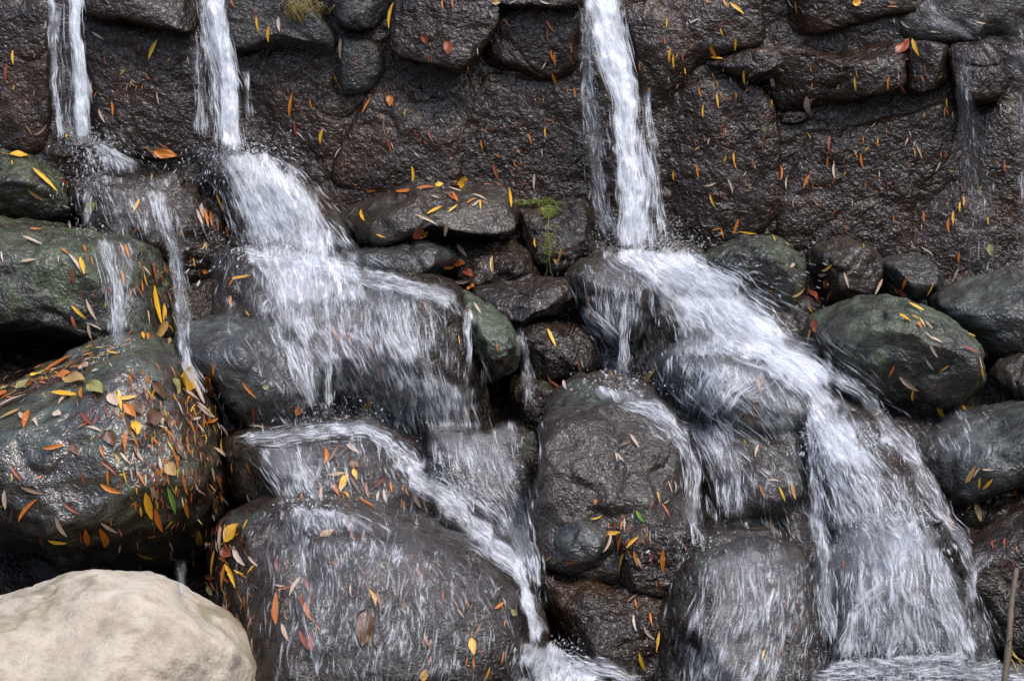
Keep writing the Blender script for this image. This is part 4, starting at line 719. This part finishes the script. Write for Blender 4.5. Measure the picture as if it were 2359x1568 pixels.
6: "685 95 705 140 y,770 145 805 165 y,945 235 970 305 p,1040 330 1105 280 y,1010 355 1065 347 p,790 320 840 275 p,820 495 900 440 t,670 455 705 455 o,1165 340 1195 440 p,1065 530 1090 460 o,1410 380 1360 485 p,1595 360 1560 445 o,1750 395 1705 485 y,1915 305 1875 400 p,1920 200 1915 280 o,1940 310 1942 375 r,1680 170 1755 220 p,1590 545 1690 597 y,1530 622 1605 672 y,1615 630 1668 655 y,1660 645 1695 705 y,1690 660 1740 715 p,1690 735 1740 785 p,1730 768 1815 810 p,1735 800 1785 890 p,1705 900 1755 970 p,1795 980 1855 940 y,1935 822 2055 875 r,2050 890 2070 970 p,2055 945 2072 1025 y,1970 750 2020 770 y,2020 1085 2045 1045 o,1500 945 1465 1020 o,1480 1070 1488 1105 o,1530 1018 1655 1112 p,1620 1105 1618 1175 y,1700 1120 1760 1085 b,1785 1185 1830 1290 y,1990 1175 1998 1212 y,1950 1220 1985 1270 y,1365 1290 1450 1245 p,605 1040 600 1125 o,600 1175 560 1280 r,340 1255 395 1355 b,28 1165 25 1240 r,690 650 705 618 p,920 565 950 600 y,940 695 915 810 t,810 712 855 708 p,505 1445 520 1475 y,640 1430 655 1460 y,600 1485 580 1560 p,715 1370 722 1420 r,2110 845 2125 900 o,440 1185 490 1195 b,745 1330 765 1290 b",
7: "660 25 690 105 o,750 80 780 140 y,765 130 772 180 p,785 75 855 150 p,828 5 808 70 o,870 20 935 130 p,872 70 858 140 p,665 120 775 215 r,710 180 712 280 o,780 215 830 200 y,805 180 830 265 y,665 280 800 335 o,535 185 560 275 r,75 160 140 265 r,80 205 82 265 y,145 290 290 335 p,180 290 240 265 b,235 250 290 225 o,130 515 250 375 o,35 310 40 435 p,0 420 65 385 t,70 520 95 430 b,415 395 520 475 r,365 485 435 610 p,665 515 770 580 p,670 555 695 680 o,560 560 575 665 o,525 590 535 655 r,315 635 435 655 y,280 600 290 685 r,905 715 1015 750 y,1105 740 1175 768 p,525 920 600 935 o,1285 560 1315 680 y,1350 665 1410 665 o,1040 100 1060 200 p,1095 290 1145 460 g,905 200 950 290 o,955 215 955 290 p,980 180 970 215 p,985 280 1035 365 p,1015 360 1030 430 y,940 330 985 500 y,1010 430 1060 585 o,1205 385 1230 490 o,1185 200 1215 320 o,1130 45 1165 180 o,1275 265 1295 315 p,1380 165 1400 260 p,1410 220 1450 330 r,1430 330 1445 400 o,1480 300 1535 372 p,1475 380 1530 425 p,1425 610 1495 485 r,1462 555 1465 740 p,1475 560 1470 630 o,1430 630 1445 720 p,1425 710 1405 905 y,1455 755 1520 800 o,1490 800 1470 965 o,1500 800 1565 950 y,1540 700 1615 820 p,1640 755 1700 820 p,1350 880 1445 890 r,1430 1020 1395 1195 p,1300 1075 1390 1130 p,1370 1130 1380 1190 r,1470 1075 1550 1140 o,1465 1185 1540 1155 p,1620 1010 1622 1090 o,1820 770 1835 870 r,1815 940 1885 950 p,1820 970 1930 945 r,1820 990 1820 1210 o,1800 1080 1808 1180 o,1770 1150 1772 1200 r,1975 890 1905 1010 p,1930 1010 1900 1110 b,2000 900 2040 1000 r,1990 1000 2005 1100 r,2010 1060 2050 1175 o,2050 1000 2065 1090 b,1860 1205 1905 1315 p,1670 1280 1675 1370 p,1620 1290 1600 1375 o,1975 1250 2060 1380 r,2045 1250 2060 1380 r,2310 935 2315 1015 p,1635 330 1670 405 p,1640 140 1670 220 o,1535 130 1540 200 y,1515 235 1540 275 r,2145 50 2135 150 o,2165 130 2235 20 b,2165 220 2290 205 t,2260 215 2225 320 y,2285 215 2235 330 p,2190 285 2230 370 o,2245 330 2300 385 y,2115 305 2118 400 p,1995 345 1990 395 o,790 255 800 320 r,880 380 890 440 o,910 410 920 480 y,1360 90 1380 160 r,890 290 895 340 y",
8: "45 10 120 80 p,60 225 130 340 b,385 115 365 185 t,365 190 390 245 r,295 225 210 295 r,325 270 335 335 o,430 235 455 300 y,465 245 505 255 y,405 285 400 330 o,415 305 440 360 o,250 330 240 400 p,280 310 295 400 p,160 275 190 385 r,410 380 405 445 y,390 370 385 430 o,470 330 520 425 p,525 310 545 425 r,130 390 225 445 o,480 385 470 435 b,70 940 72 1015 p,195 975 235 1080 y,240 990 260 1090 r,495 840 545 925 r,425 1055 432 1090 o,665 980 670 1060 r,730 1030 770 1100 r,815 1030 840 1090 o,755 1100 800 1160 p,1005 1100 1065 1055 o,1060 1025 1080 1080 p,1055 1085 1060 1115 o,1075 1180 1068 1220 o,930 1190 885 1270 r,200 1260 200 1345 t,225 1320 270 1360 r,545 1260 590 1355 o,840 1410 825 1475 o,870 1420 875 1495 o,910 1360 930 1415 r,1060 1370 1045 1460 o,970 1470 940 1560 y,590 1410 605 1455 o,1800 75 1810 135 p,1815 75 1860 128 p,1650 510 1725 485 y,1765 530 1762 570 o,1820 520 1808 590 r,1855 515 1845 580 o,1870 500 1868 580 p,1725 610 1875 605 y,1765 600 1715 725 p,1860 615 1835 720 o,1955 620 1880 695 y,1880 720 1845 880 y,1930 715 1955 810 o,1950 755 1985 830 p,2045 710 2055 800 r,2115 705 2120 845 o,2130 565 2132 600 r,2105 410 2155 500 o,2070 330 2085 405 y,2145 260 2170 335 p,2185 260 2190 335 p,2120 400 2160 370 p,1945 450 2005 530 g,2045 390 2025 440 r,1880 480 1840 520 r,1920 465 1930 505 p,1890 1060 1965 1000 b,1940 1040 1955 1100 o,2080 910 2082 950 o,1925 1145 1945 1250 p,2030 1130 2040 1205 o,1995 1205 2060 1290 p,2090 1250 2070 1380 y,1955 1380 2000 1500 y,1360 780 1400 750 t,1480 785 1560 785 r,40 520 75 610 r,70 610 95 655 o,170 930 190 980 r",
9: "675 250 750 260 p,735 290 775 390 y,820 265 845 375 y,615 280 655 370 o,675 495 708 575 y,640 1365 625 1440 y,1975 265 2040 155 t,2065 165 2025 230 p,2080 178 2165 178 p,2065 225 2058 300 y,2150 240 2085 305 y,2110 400 2150 355 p,1980 450 2025 405 t,2180 335 2165 360 p,1755 495 1785 480 o,1825 480 1870 560 o,1830 545 1890 585 y,2290 310 2310 370 o,2305 690 2308 730 o,2230 640 2228 700 r,835 600 840 640 o,605 25 580 80 p,505 0 520 20 y,2185 462 2215 475 p,965 930 960 1010 r,785 1040 770 1100 r,845 1215 848 1260 r,1185 790 1165 850 r,2150 650 2155 710 r,2210 770 2215 830 r,2280 770 2290 830 r,625 20 630 65 r,755 1290 757 1410 b",
}
# broad leaves: view, centre, length, width, angle of the long axis from the photo's right (degrees, downwards), colour
BROAD = [
 (1, 1090, 1012, 155, 62, 12, 'o'), (1, 128, 1030, 125, 58, 5, 'y'), (1, 600, 1360, 90, 50, -45, 'v'),
 (2, 650, 1222, 55, 34, -5, 'y'), (2, 790, 1207, 75, 42, -15, 'y'), (2, 862, 1208, 110, 38, 5, 'o'), (2, 557, 255, 65, 48, 60, 'r'), (2, 710, 318, 92, 58, 85, 'r'),
 (2, 325, 665, 72, 42, 85, 'o'), (2, 508, 1530, 62, 56, 40, 'r'), (2, 550, 1530, 45, 26, -60, 'y'), (2, 1020, 20, 55, 28, 0, 't'), (2, 178, 1292, 78, 38, -10, 'r'),
 (3, 1560, 318, 138, 58, -52, 'r'), (3, 1575, 375, 70, 38, 25, 'b'), (3, 1275, 720, 105, 42, 85, 'r'), (3, 1250, 18, 58, 44, -10, 'y'),
 (4, 700, 462, 46, 30, 80, 'r'), (4, 1400, 1080, 120, 56, 85, 'o'), (4, 1745, 1090, 42, 34, 0, 'v'), (4, 1945, 1236, 44, 34, 50, 'o'), (4, 12, 1150, 66, 52, -40, 'o'), (4, 40, 1105, 62, 50, -30, 'v'),
 (4, 165, 1082, 118, 72, -35, 'v'), (4, 236, 1020, 72, 46, -10, 'y'), (4, 500, 1062, 120, 60, 15, 't'), (4, 640, 1108, 118, 74, 30, 'v'), (4, 566, 965, 46, 34, 10, 'p'), (4, 632, 992, 32, 22, 0, 'p'),
 (4, 1035, 1115, 150, 66, 55, 'b'), (4, 1145, 1090, 105, 66, 80, 'v'), (4, 1212, 1040, 112, 76, 20, 'y'), (4, 745, 1185, 92, 56, 60, 'p'), (4, 845, 1250, 118, 64, 50, 'o'), (4, 915, 1240, 118, 60, 65, 'b'),
 (4, 995, 1292, 96, 66, -45, 'b'), (4, 886, 1370, 86, 48, 85, 'y'), (4, 725, 1432, 112, 82, 65, 'b'), (4, 1050, 1320, 60, 40, 80, 'p'), (4, 1112, 1338, 105, 42, 85, 'b'), (4, 380, 1282, 52, 40, 20, 'p'), (4, 430, 1020, 95, 46, -8, 'o'), (4, 1340, 325, 36, 24, 30, 'o'),
 (5, 795, 276, 78, 42, 5, 'o'), (5, 855, 348, 74, 40, 30, 'r'), (5, 1420, 260, 56, 34, 80, 't'), (5, 442, 858, 32, 24, 10, 'y'), (5, 875, 445, 40, 24, 5, 'o'),
 (6, 2125, 190, 76, 46, 85, 'v'), (6, 1550, 458, 82, 42, 30, 'r'), (6, 990, 694, 76, 48, 85, 'r'), (6, 962, 747, 32, 24, -50, 'g'), (6, 1655, 690, 46, 24, 65, 'o'), (6, 1927, 1238, 46, 34, 30, 'o'), (6, 540, 1290, 132, 44, 55, 'b'), (6, 955, 495, 84, 30, 58, 'r'), (6, 1070, 408, 44, 30, 40, 'r'),
 (7, 1112, 182, 104, 78, 50, 't'), (7, 1170, 62, 128, 46, 68, 'b'), (7, 1395, 408, 96, 36, 85, 'b'), (7, 1540, 600, 140, 108, -50, 'y'), (7, 1395, 975, 64, 44, 60, 'v'), (7, 2160, 610, 108, 58, -25, 't'), (7, 2215, 802, 48, 36, 70, 'r'), (7, 1505, 735, 70, 48, 40, 'r'), (7, 1460, 1130, 44, 30, 80, 'g'), (7, 995, 605, 46, 30, -10, 'o'), (7, 500, 60, 90, 40, 60, 'b'),
 (8, 88, 160, 72, 62, 10, 'b'), (8, 150, 1220, 236, 108, 98, 'b'), (8, 862, 1352, 112, 46, 85, 'y'), (8, 550, 1525, 76, 44, -70, 'y'), (8, 1130, 1128, 48, 42, 30, 'v'), (8, 1686, 395, 36, 22, -60, 'o'), (8, 90, 215, 80, 32, 75, 'y'), (8, 20, 260, 110, 34, -65, 'y'),
 (9, 2052, 465, 122, 40, 78, 't'),
]
CW = {'y': "yellow", 'o': "orange", 'r': "rust", 'p': "pale", 'b': "brown", 't': "tan", 'g': "bright green", 'v': "olive"}

def slim_mesh(var, c):
    key = "willow_leaf_%d_%s" % (var, c)
    if key in bpy.data.meshes: return bpy.data.meshes[key]
    r = np.random.default_rng(var*13+1); n = 15; m = 5
    bend = (r.random()-0.5)*0.13; arch = 0.002+0.025*r.random(); tw = (r.random()-0.5)*1.3; curl = 0.15+0.4*r.random(); wmax = 0.066+0.028*r.random()
    s = np.linspace(0, 1, n); w_ = wmax*np.sin(np.pi*s**0.85)**0.8*(1+0.06*np.sin(s*23+var)); w_[0] = 0.006; w_[-1] = 0.002
    V = []
    for i in range(n):
        for k in range(m):
            a = (k-(m-1)/2)/((m-1)/2)
            y = a*w_[i]; z = abs(a)**1.3*w_[i]*curl+arch*math.sin(math.pi*s[i]); th = tw*(s[i]-0.5)
            V.append((s[i]-0.5, bend*(4*(s[i]-0.5)**2-0.5)+y*math.cos(th)-(z-arch*math.sin(math.pi*s[i]))*math.sin(th), z+y*math.sin(th)))
    return mesh_from(key, V, grid_faces(n, m), True, [LM[c]])
def broad_mesh(var, c, ratio):
    q = round(ratio*10)
    key = "broad_leaf_%d_%s_%d" % (var, c, q)
    if key in bpy.data.meshes: return bpy.data.meshes[key]
    r = np.random.default_rng(var*31+7); n = 17; m = 9; ratio = q/10
    s = np.linspace(0, 1, n); w_ = 0.5*ratio*(np.sin(np.pi*s**0.75)**0.75)*(1+0.05*np.sin(s*31+var)); w_[-1] = 0.004; w_[0] = 0.02
    V = []; ph = r.random()*6; amp = 0.035+0.03*r.random()
    for i in range(n):
        for k in range(m):
            a = (k-(m-1)/2)/((m-1)/2)
            z = 0.10*ratio*abs(a)**1.5+amp*math.sin(s[i]*7+ph+a*2.2)*abs(a)+0.06*math.sin(math.pi*s[i])-0.012*(1-min(1, abs(a)*5))
            V.append((s[i]-0.5, a*w_[i]+0.02*math.sin(s[i]*5+ph), z))
    return mesh_from(key, V, grid_faces(n, m), True, [LM[c]])
def stem_mesh(c):
    key = "leaf_stem_"+c
    if key in bpy.data.meshes: return bpy.data.meshes[key]
    K = 6; s = np.linspace(0, 1, K)
    W = np.stack([-0.49-0.42*s, 0.10*s**2, 0.01+0.03*s], 1)[None]
    T = Flow.tubes([(W, np.array([0.016]), np.array([1.0]))], 5)
    return mesh_from(key, T[0], T[1], True, [LM[c]])

items = []
for vw, txt in SLIM.items():
    for e in txt.split(","):
        a = e.split(); x1, y1, x2, y2 = [float(q)*0.35 for q in a[:4]]; ox, oy = VX[vw], VY[vw]
        items.append(dict(kind='slim', p=(x1+ox, y1+oy), q=(x2+ox, y2+oy), c=a[4], ratio=0.13))
for (vw, cx, cy_, ln, wd, ang, c) in BROAD:
    a = R(ang); dx, dy = math.cos(a)*ln*0.175, math.sin(a)*ln*0.175; cx = cx*0.35+VX[vw]; cy_ = cy_*0.35+VY[vw]
    items.append(dict(kind='broad', p=(cx-dx, cy_-dy), q=(cx+dx, cy_+dy), c=c, ratio=wd/ln))
for it in items:
    it['L'] = math.hypot(it['q'][0]-it['p'][0], it['q'][1]-it['p'][1]); it['area'] = it['L']**2*it['ratio']*(1.25 if it['c'] not in 'rb' else 1.0)
    it['m'] = ((it['p'][0]+it['q'][0])/2, (it['p'][1]+it['q'][1])/2)
placed = []
for it in items:
    h = hit(*it['m'])
    if h is None: continue
    loc, nor, ob = h
    if SURF.get(ob.name) == "the pale dry boulder": continue
    ns = nor.copy()
    for (ddx, ddy) in ((8, 0), (-8, 0), (0, 8), (0, -8)):
        g = hit(it['m'][0]+ddx, it['m'][1]+ddy)
        if g and (g[0]-loc).length < 0.06: ns += g[1]
    ns.normalize()
    view = (loc-CAMV).normalized()
    if ns.dot(view) > -0.15: ns = (ns-view*0.5).normalized()
    # the leaf's axis: where its two ends in the photo meet the tangent plane of the stone
    def on_plane(pt):
        d = Vector(rays(*pt)); den = d.dot(ns)
        return CAMV+d*((loc-CAMV).dot(ns)/den) if abs(den) > 1e-4 else loc
    a, b = on_plane(it['p']), on_plane(it['q']); ax = b-a; flat = it['L']*PXM*((loc-CAMV).length/6.0)
    if ax.length > 2.0*flat: ax = ax*(2.0*flat/ax.length)
    it.update(loc=loc+ns*(0.0045+0.003*random.random()), n=ns, ax=ax, ob=ob, base=SURF.get(ob.name, "the rock")); placed.append(it)
placed.sort(key=lambda k: -k['area'])
LEAF_MAX = 292
def basis(it):
    x = it['ax'].normalized(); z = it['n']; z = (z-x*z.dot(x)).normalized(); y = z.cross(x)
    tilt = Matrix.Rotation(random.uniform(-0.15, 0.15), 3, x)
    return Matrix((x, tilt@y, tilt@z)).transposed()
# labels
def lean(it):
    dx = it['q'][0]-it['p'][0]; dy = it['q'][1]-it['p'][1]
    if dy < 0: dx, dy = -dx, -dy
    a = math.degrees(math.atan2(dy, dx))
    return "lying level" if a < 22 or a > 158 else "hanging upright" if 76 < a < 104 else "slanting right" if a <= 76 else "slanting left"
def label_of(it):
    k = it['L']
    if it['kind'] == 'slim': s = "long" if k > 38 else "slim" if k > 27 else "short"
    else: s = "large broad" if k > 36 else "broad" if k > 24 else "small broad"
    return "%s %s leaf %s on %s" % (s, CW[it['c']], lean(it), it['base'])
tops = placed[:LEAF_MAX]; groups = {}
for it in tops: groups.setdefault(label_of(it), []).append(it)
ORD = ["topmost", "second highest", "third highest", "fourth highest", "fifth highest", "sixth highest", "seventh highest", "eighth highest", "ninth highest"]
for lab, L in groups.items():
    L.sort(key=lambda k: k['m'][1]); n_ = len(L)
    for i, it in enumerate(L):
        it['label'] = lab if n_ == 1 else (["upper", "lower"][i] if n_ == 2 else "lowest" if i == n_-1 else ORD[min(i, 8)])+" "+lab
for i, it in enumerate(tops):
    M = basis(it); ln = it['ax'].length*1.06
    me = slim_mesh(i % 9, it['c']) if it['kind'] == 'slim' else broad_mesh(i % 5, it['c'], it['ratio'])
    o = bpy.data.objects.new("willow_leaf" if it['kind'] == 'slim' else "broad_leaf", me); COL.objects.link(o)
    wf = random.uniform(0.9, 1.35) if it['kind'] == 'slim' else 1.0
    o.matrix_world = Matrix.Translation(it['loc'])@(M.to_4x4())@Matrix.Diagonal((ln, ln*wf, ln, 1))
    tag(o, it['label'], "leaf", "autumn leaves stuck to the wet stone")
    if it['kind'] == 'broad' and it['L'] > 22:
        s_ = bpy.data.objects.new("stem", stem_mesh(it['c'])); COL.objects.link(s_); s_.parent = o
# the smaller leaves and scraps, far too many to list one by one
rest = placed[LEAF_MAX:]
for k in range(950):
    zx, zy, sx, sy = random.choice([(330, 1000, 130, 160), (430, 1060, 60, 120), (1900, 350, 300, 180), (1100, 260, 250, 150), (350, 640, 60, 60), (820, 1100, 100, 60), (700, 1400, 250, 120), (1600, 200, 150, 120), (1480, 1240, 60, 40), (850, 760, 150, 90), (300, 200, 200, 90), (90, 890, 80, 30), (1950, 400, 250, 150), (1750, 250, 250, 150), (950, 250, 250, 120), (300, 980, 130, 120), (240, 900, 120, 60), (440, 1020, 70, 160), (440, 1020, 70, 160), (380, 1080, 90, 150), (1980, 350, 250, 180)])
    x = random.gauss(zx, sx*0.6); y = random.gauss(zy, sy*0.6); h = hit(x, y)
    if not h or h[2].name.startswith("pool") or x < 0 or (x < 620 and y > 1350): continue
    a = random.gauss(math.pi/2, 0.5); ln = random.uniform(5, 19)
    it = dict(kind='slim', p=(x-math.cos(a)*ln/2, y-math.sin(a)*ln/2), q=(x+math.cos(a)*ln/2, y+math.sin(a)*ln/2), c=random.choice('rrrrbbooppy'), ratio=0.15, m=(x, y), L=ln)
    it.update(loc=h[0]+h[1]*0.003, n=h[1], ax=(Vector(at(*it['q'], h[0].y))-Vector(at(*it['p'], h[0].y)))); rest.append(it)
for k in range(420):
    if k >= 330: x = random.gauss(520, 35); y = random.gauss(1330, 110); a = random.gauss(1.4, 0.5)
    elif k < 90: x = random.uniform(0, 300); y = 915-0.42*x+random.gauss(0, 9); a = random.gauss(-0.4, 0.35)
    else: x = random.gauss(400, 75); y = random.gauss(1010, 105); a = random.gauss(1.45, 0.4)
    h = hit(x, y)
    if not h or SURF.get(h[2].name) not in ("the leaf-strewn boulder", "the broad bottom boulder"): continue
    ln = random.uniform(12, 30); it = dict(kind='slim', p=(x-math.cos(a)*ln/2, y-math.sin(a)*ln/2), q=(x+math.cos(a)*ln/2, y+math.sin(a)*ln/2), c=random.choice('ooorrrpptyb'), ratio=0.15, m=(x, y), L=ln)
    it.update(loc=h[0]+h[1]*random.uniform(0.003, 0.007), n=h[1], ax=(Vector(at(*it['q'], h[0].y))-Vector(at(*it['p'], h[0].y)))); rest.append(it)
V, F, MI, b = [], [], [], 0; cols = list(LM)
for i, it in enumerate(rest):
    me = slim_mesh(i % 9, it['c']) if it['kind'] == 'slim' else broad_mesh(i % 5, it['c'], it['ratio'])
    co = np.empty(len(me.vertices)*3, np.float32); me.vertices.foreach_get("co", co); co = co.reshape(-1, 3)
    fa = np.empty(len(me.loops), np.int32); me.loops.foreach_get("vertex_index", fa); fa = fa.reshape(-1, 4)
    M = np.array(basis(it)); ln = it['ax'].length*1.06
    V.append((co*ln)@M.T+np.array(it['loc'])); F.append(fa+b); b += len(co); MI.append(np.full(len(fa), cols.index(it['c'])))
me = mesh_from("leaf_litter", np.concatenate(V), np.concatenate(F), True, [LM[c] for c in cols])
me.polygons.foreach_set("material_index", np.concatenate(MI).astype(np.int32))
o = link("leaf_litter", me); tag(o, "small scraps of rust and orange leaf scattered over the wet stones", "leaves", None, "stuff")
# ------------------------------------------------------------------ moss, trailing plants, the dead twig
def strands_mesh(name, L, mat, sides=5):
    """L: list of (points Kx3, radius)"""
    V, F, b = [], [], 0
    for W, r in L:
        v, f, a = Flow.tubes([(np.asarray(W, float)[None], np.array([r]), np.array([1.0]))], sides); V.append(v); F.append(f+b); b += len(v)
    return np.concatenate(V), np.concatenate(F)
def plain(name, c1, c2, rough=0.6, sc=40):
    m, t, out = newmat(name); v = N(t, "ShaderNodeNewGeometry").outputs["Position"]
    b = N(t, "ShaderNodeBsdfPrincipled"); t.links.new(mixc(t, noise(t, v, sc, 3), c1, c2), b.inputs[0]); b.inputs["Roughness"].default_value = rough
    t.links.new(b.outputs[0], out.inputs[0]); return m
M_MOSS = plain("dry_moss", (0.10, 0.075, 0.02), (0.28, 0.20, 0.05)); M_MOSSG = plain("green_moss", (0.10, 0.13, 0.02), (0.24, 0.26, 0.05))
M_TWIG = plain("dead_twig_bark", (0.05, 0.035, 0.025), (0.15, 0.11, 0.07), 0.7, 60); M_STRAW = plain("yellow_straw", (0.42, 0.30, 0.06), (0.30, 0.20, 0.05))
def tuft(cx, cy, wx, wy, n, drop, Yoff=0.01):
    L = []
    for k in range(n):
        x = random.gauss(cx, wx); y = random.gauss(cy, wy); Y = float(ymap(x, y))-Yoff; p = at(x, y, Y); d = random.uniform(0.3, 1.0)*drop
        K = 6; s = np.linspace(0, 1, K)
        W = np.stack([p[0]+random.gauss(0, 0.012)*s+0.006*np.sin(s*6+k), p[1]-0.02*np.sin(s*2.5)*random.random(), p[2]-d*s+random.uniform(0, .01)*np.sin(s*3)], 1)
        L.append((W, random.uniform(0.0006, 0.0014)))
    return L
def thing_from(name, L, mat, label, cat, loc=None):
    V, F = strands_mesh(name, L, mat); loc = np.array([V[:, 0].mean(), V[:, 1].mean(), V[:, 2].min()]) if loc is None else loc
    o = link(name, mesh_from(name, V-loc, F, True, [mat]), None, loc); tag(o, label, cat if "tuft" not in name else None, None, "stuff" if "tuft" in name else None); return o
thing_from("moss_tuft", tuft(690, 5, 18, 10, 170, 0.055)+tuft(715, 15, 22, 8, 70, 0.04), M_MOSS, "yellow-brown dry moss tuft hanging from the top wall block", "moss")
mo = thing_from("moss_tuft", tuft(1235, 466, 26, 2, 160, 0.012)+tuft(1262, 480, 9, 9, 130, 0.03), M_MOSSG, "fresh green moss along the top of the square block", "moss")
path = [(1262, 470), (1264, 500), (1262, 540), (1266, 570), (1264, 600), (1268, 625), (1275, 640)]
W = np.array([at(x, y, float(ymap(x, y))-0.02) for x, y in path]); L = [(W, 0.0016)]
L += [(np.array([at(x, y, float(ymap(x, y))-0.02) for x, y in [(1266, 585), (1258, 605), (1260, 625), (1252, 640)]]), 0.0013)]
L += tuft(1262, 560, 5, 14, 60, 0.014, 0.02)
thing_from("trailing_vine", L, M_MOSSG, "thin trailing green stem hanging down the square block", "vine")
W = np.array([at(x, y, float(ymap(x, y))-0.03) for x, y in [(1112, 818), (1114, 850), (1117, 880), (1121, 912)]]); L = [(W, 0.0014)]
for k in range(26):
    y = 855+k*2.2; sgn = 1 if k % 2 else -1; x = 1114+(y-850)*0.12
    L.append((np.array([at(x+sgn*q*5, y+q*4, float(ymap(x, y))-0.03) for q in np.linspace(0, 1, 4)]), 0.0011))
thing_from("moss_sprig", L, M_MOSS, "little feathery sprig dangling beside the narrow green-topped rock", "sprig")
# the dead stalk in the near corner
YT = -1.75
pts = [(2308, 1640), (2314, 1565), (2322, 1500), (2326, 1440), (2328, 1400), (2335, 1350), (2341, 1310)]
W = np.array([at(x, y, YT+0.03*i) for i, (x, y) in enumerate(pts)])
rt = empty("dead_twig", W[0]); tag(rt, "thin dead brown twig sticking up in the lower right corner", "twig")
def tube_var(W, radii, sides=8):
    W = np.asarray(W, float); T = np.gradient(W, axis=0); T /= np.linalg.norm(T, axis=1)[:, None]
    A1 = np.cross(T, [0, 1, 0]); A1 /= np.linalg.norm(A1, axis=1)[:, None]; A2 = np.cross(T, A1); ph = np.arange(sides)/sides*2*math.pi
    ring = W[:, None]+np.asarray(radii)[:, None, None]*(A1[:, None]*np.cos(ph)[None, :, None]+A2[:, None]*np.sin(ph)[None, :, None])
    K = len(W); idx = np.arange(K*sides).reshape(K, sides)
    q = np.stack([idx[:-1], np.roll(idx[:-1], -1, 1), np.roll(idx[1:], -1, 1), idx[1:]], -1).reshape(-1, 4)
    return ring.reshape(-1, 3), q
Wd = np.array([[np.interp(q, np.linspace(0, 1, 7), W[:, c]) for c in range(3)] for q in np.linspace(0, 1, 40)])
rad = np.linspace(0.0085, 0.0055, 40)*(1+0.18*np.sin(np.arange(40)*0.9)*np.sin(np.arange(40)*0.37))
V, F = tube_var(Wd, rad); link("stalk", mesh_from("stalk", V-W[0], F, True, [M_TWIG]), rt)
for (a, b, c) in (((2326, 1492), (2345, 1520), (2366, 1545)), ((2324, 1500), (2340, 1515), (2370, 1530)), ((2322, 1505), (2336, 1532), (2352, 1572)), ((2326, 1490), (2320, 1480), (2330, 1470))):
    V, F = strands_mesh("b", [(np.array([at(*a, YT+0.06), at(*b, YT+0.05), at(*c, YT+0.02)]), 0.0022)], M_STRAW)
    link("straw_blade", mesh_from("straw_blade", V-W[0], F, True, [M_STRAW]), rt)
# unseen wooded bank added behind the camera as a dark reflection for wet stones
wm = plain("unseen_woods_foliage", (0.03, 0.05, 0.02), (0.07, 0.09, 0.03), 0.6, 1.5)
n = 26000; th = RNG.random(n)*math.pi*1.25-math.pi*1.125; hgt = 7.5*RNG.random(n)**0.8*(0.75+0.25*np.sin(th*9)+0.15*np.sin(th*23+1)); rd = 13+3*RNG.random(n)
c = np.stack([np.cos(th)*rd, np.sin(th)*rd-2, hgt-0.2], 1)
a1 = RNG.normal(size=(n, 3)); a1 /= np.linalg.norm(a1, axis=1)[:, None]; a2 = np.cross(a1, RNG.normal(size=(n, 3))); a2 /= np.linalg.norm(a2, axis=1)[:, None]
s1 = (0.12+0.2*RNG.random(n))[:, None]; V = np.stack([c-a1*s1, c+a2*s1*0.6, c+a1*s1, c-a2*s1*0.6], 1).reshape(-1, 3)
o = link("unseen_woods", mesh_from("unseen_woods", V, np.arange(n*4).reshape(n, 4), False, [wm])); tag(o, "unseen leafy bank added behind the camera for the wet stones to reflect", "unseen_woods", None, "stuff")
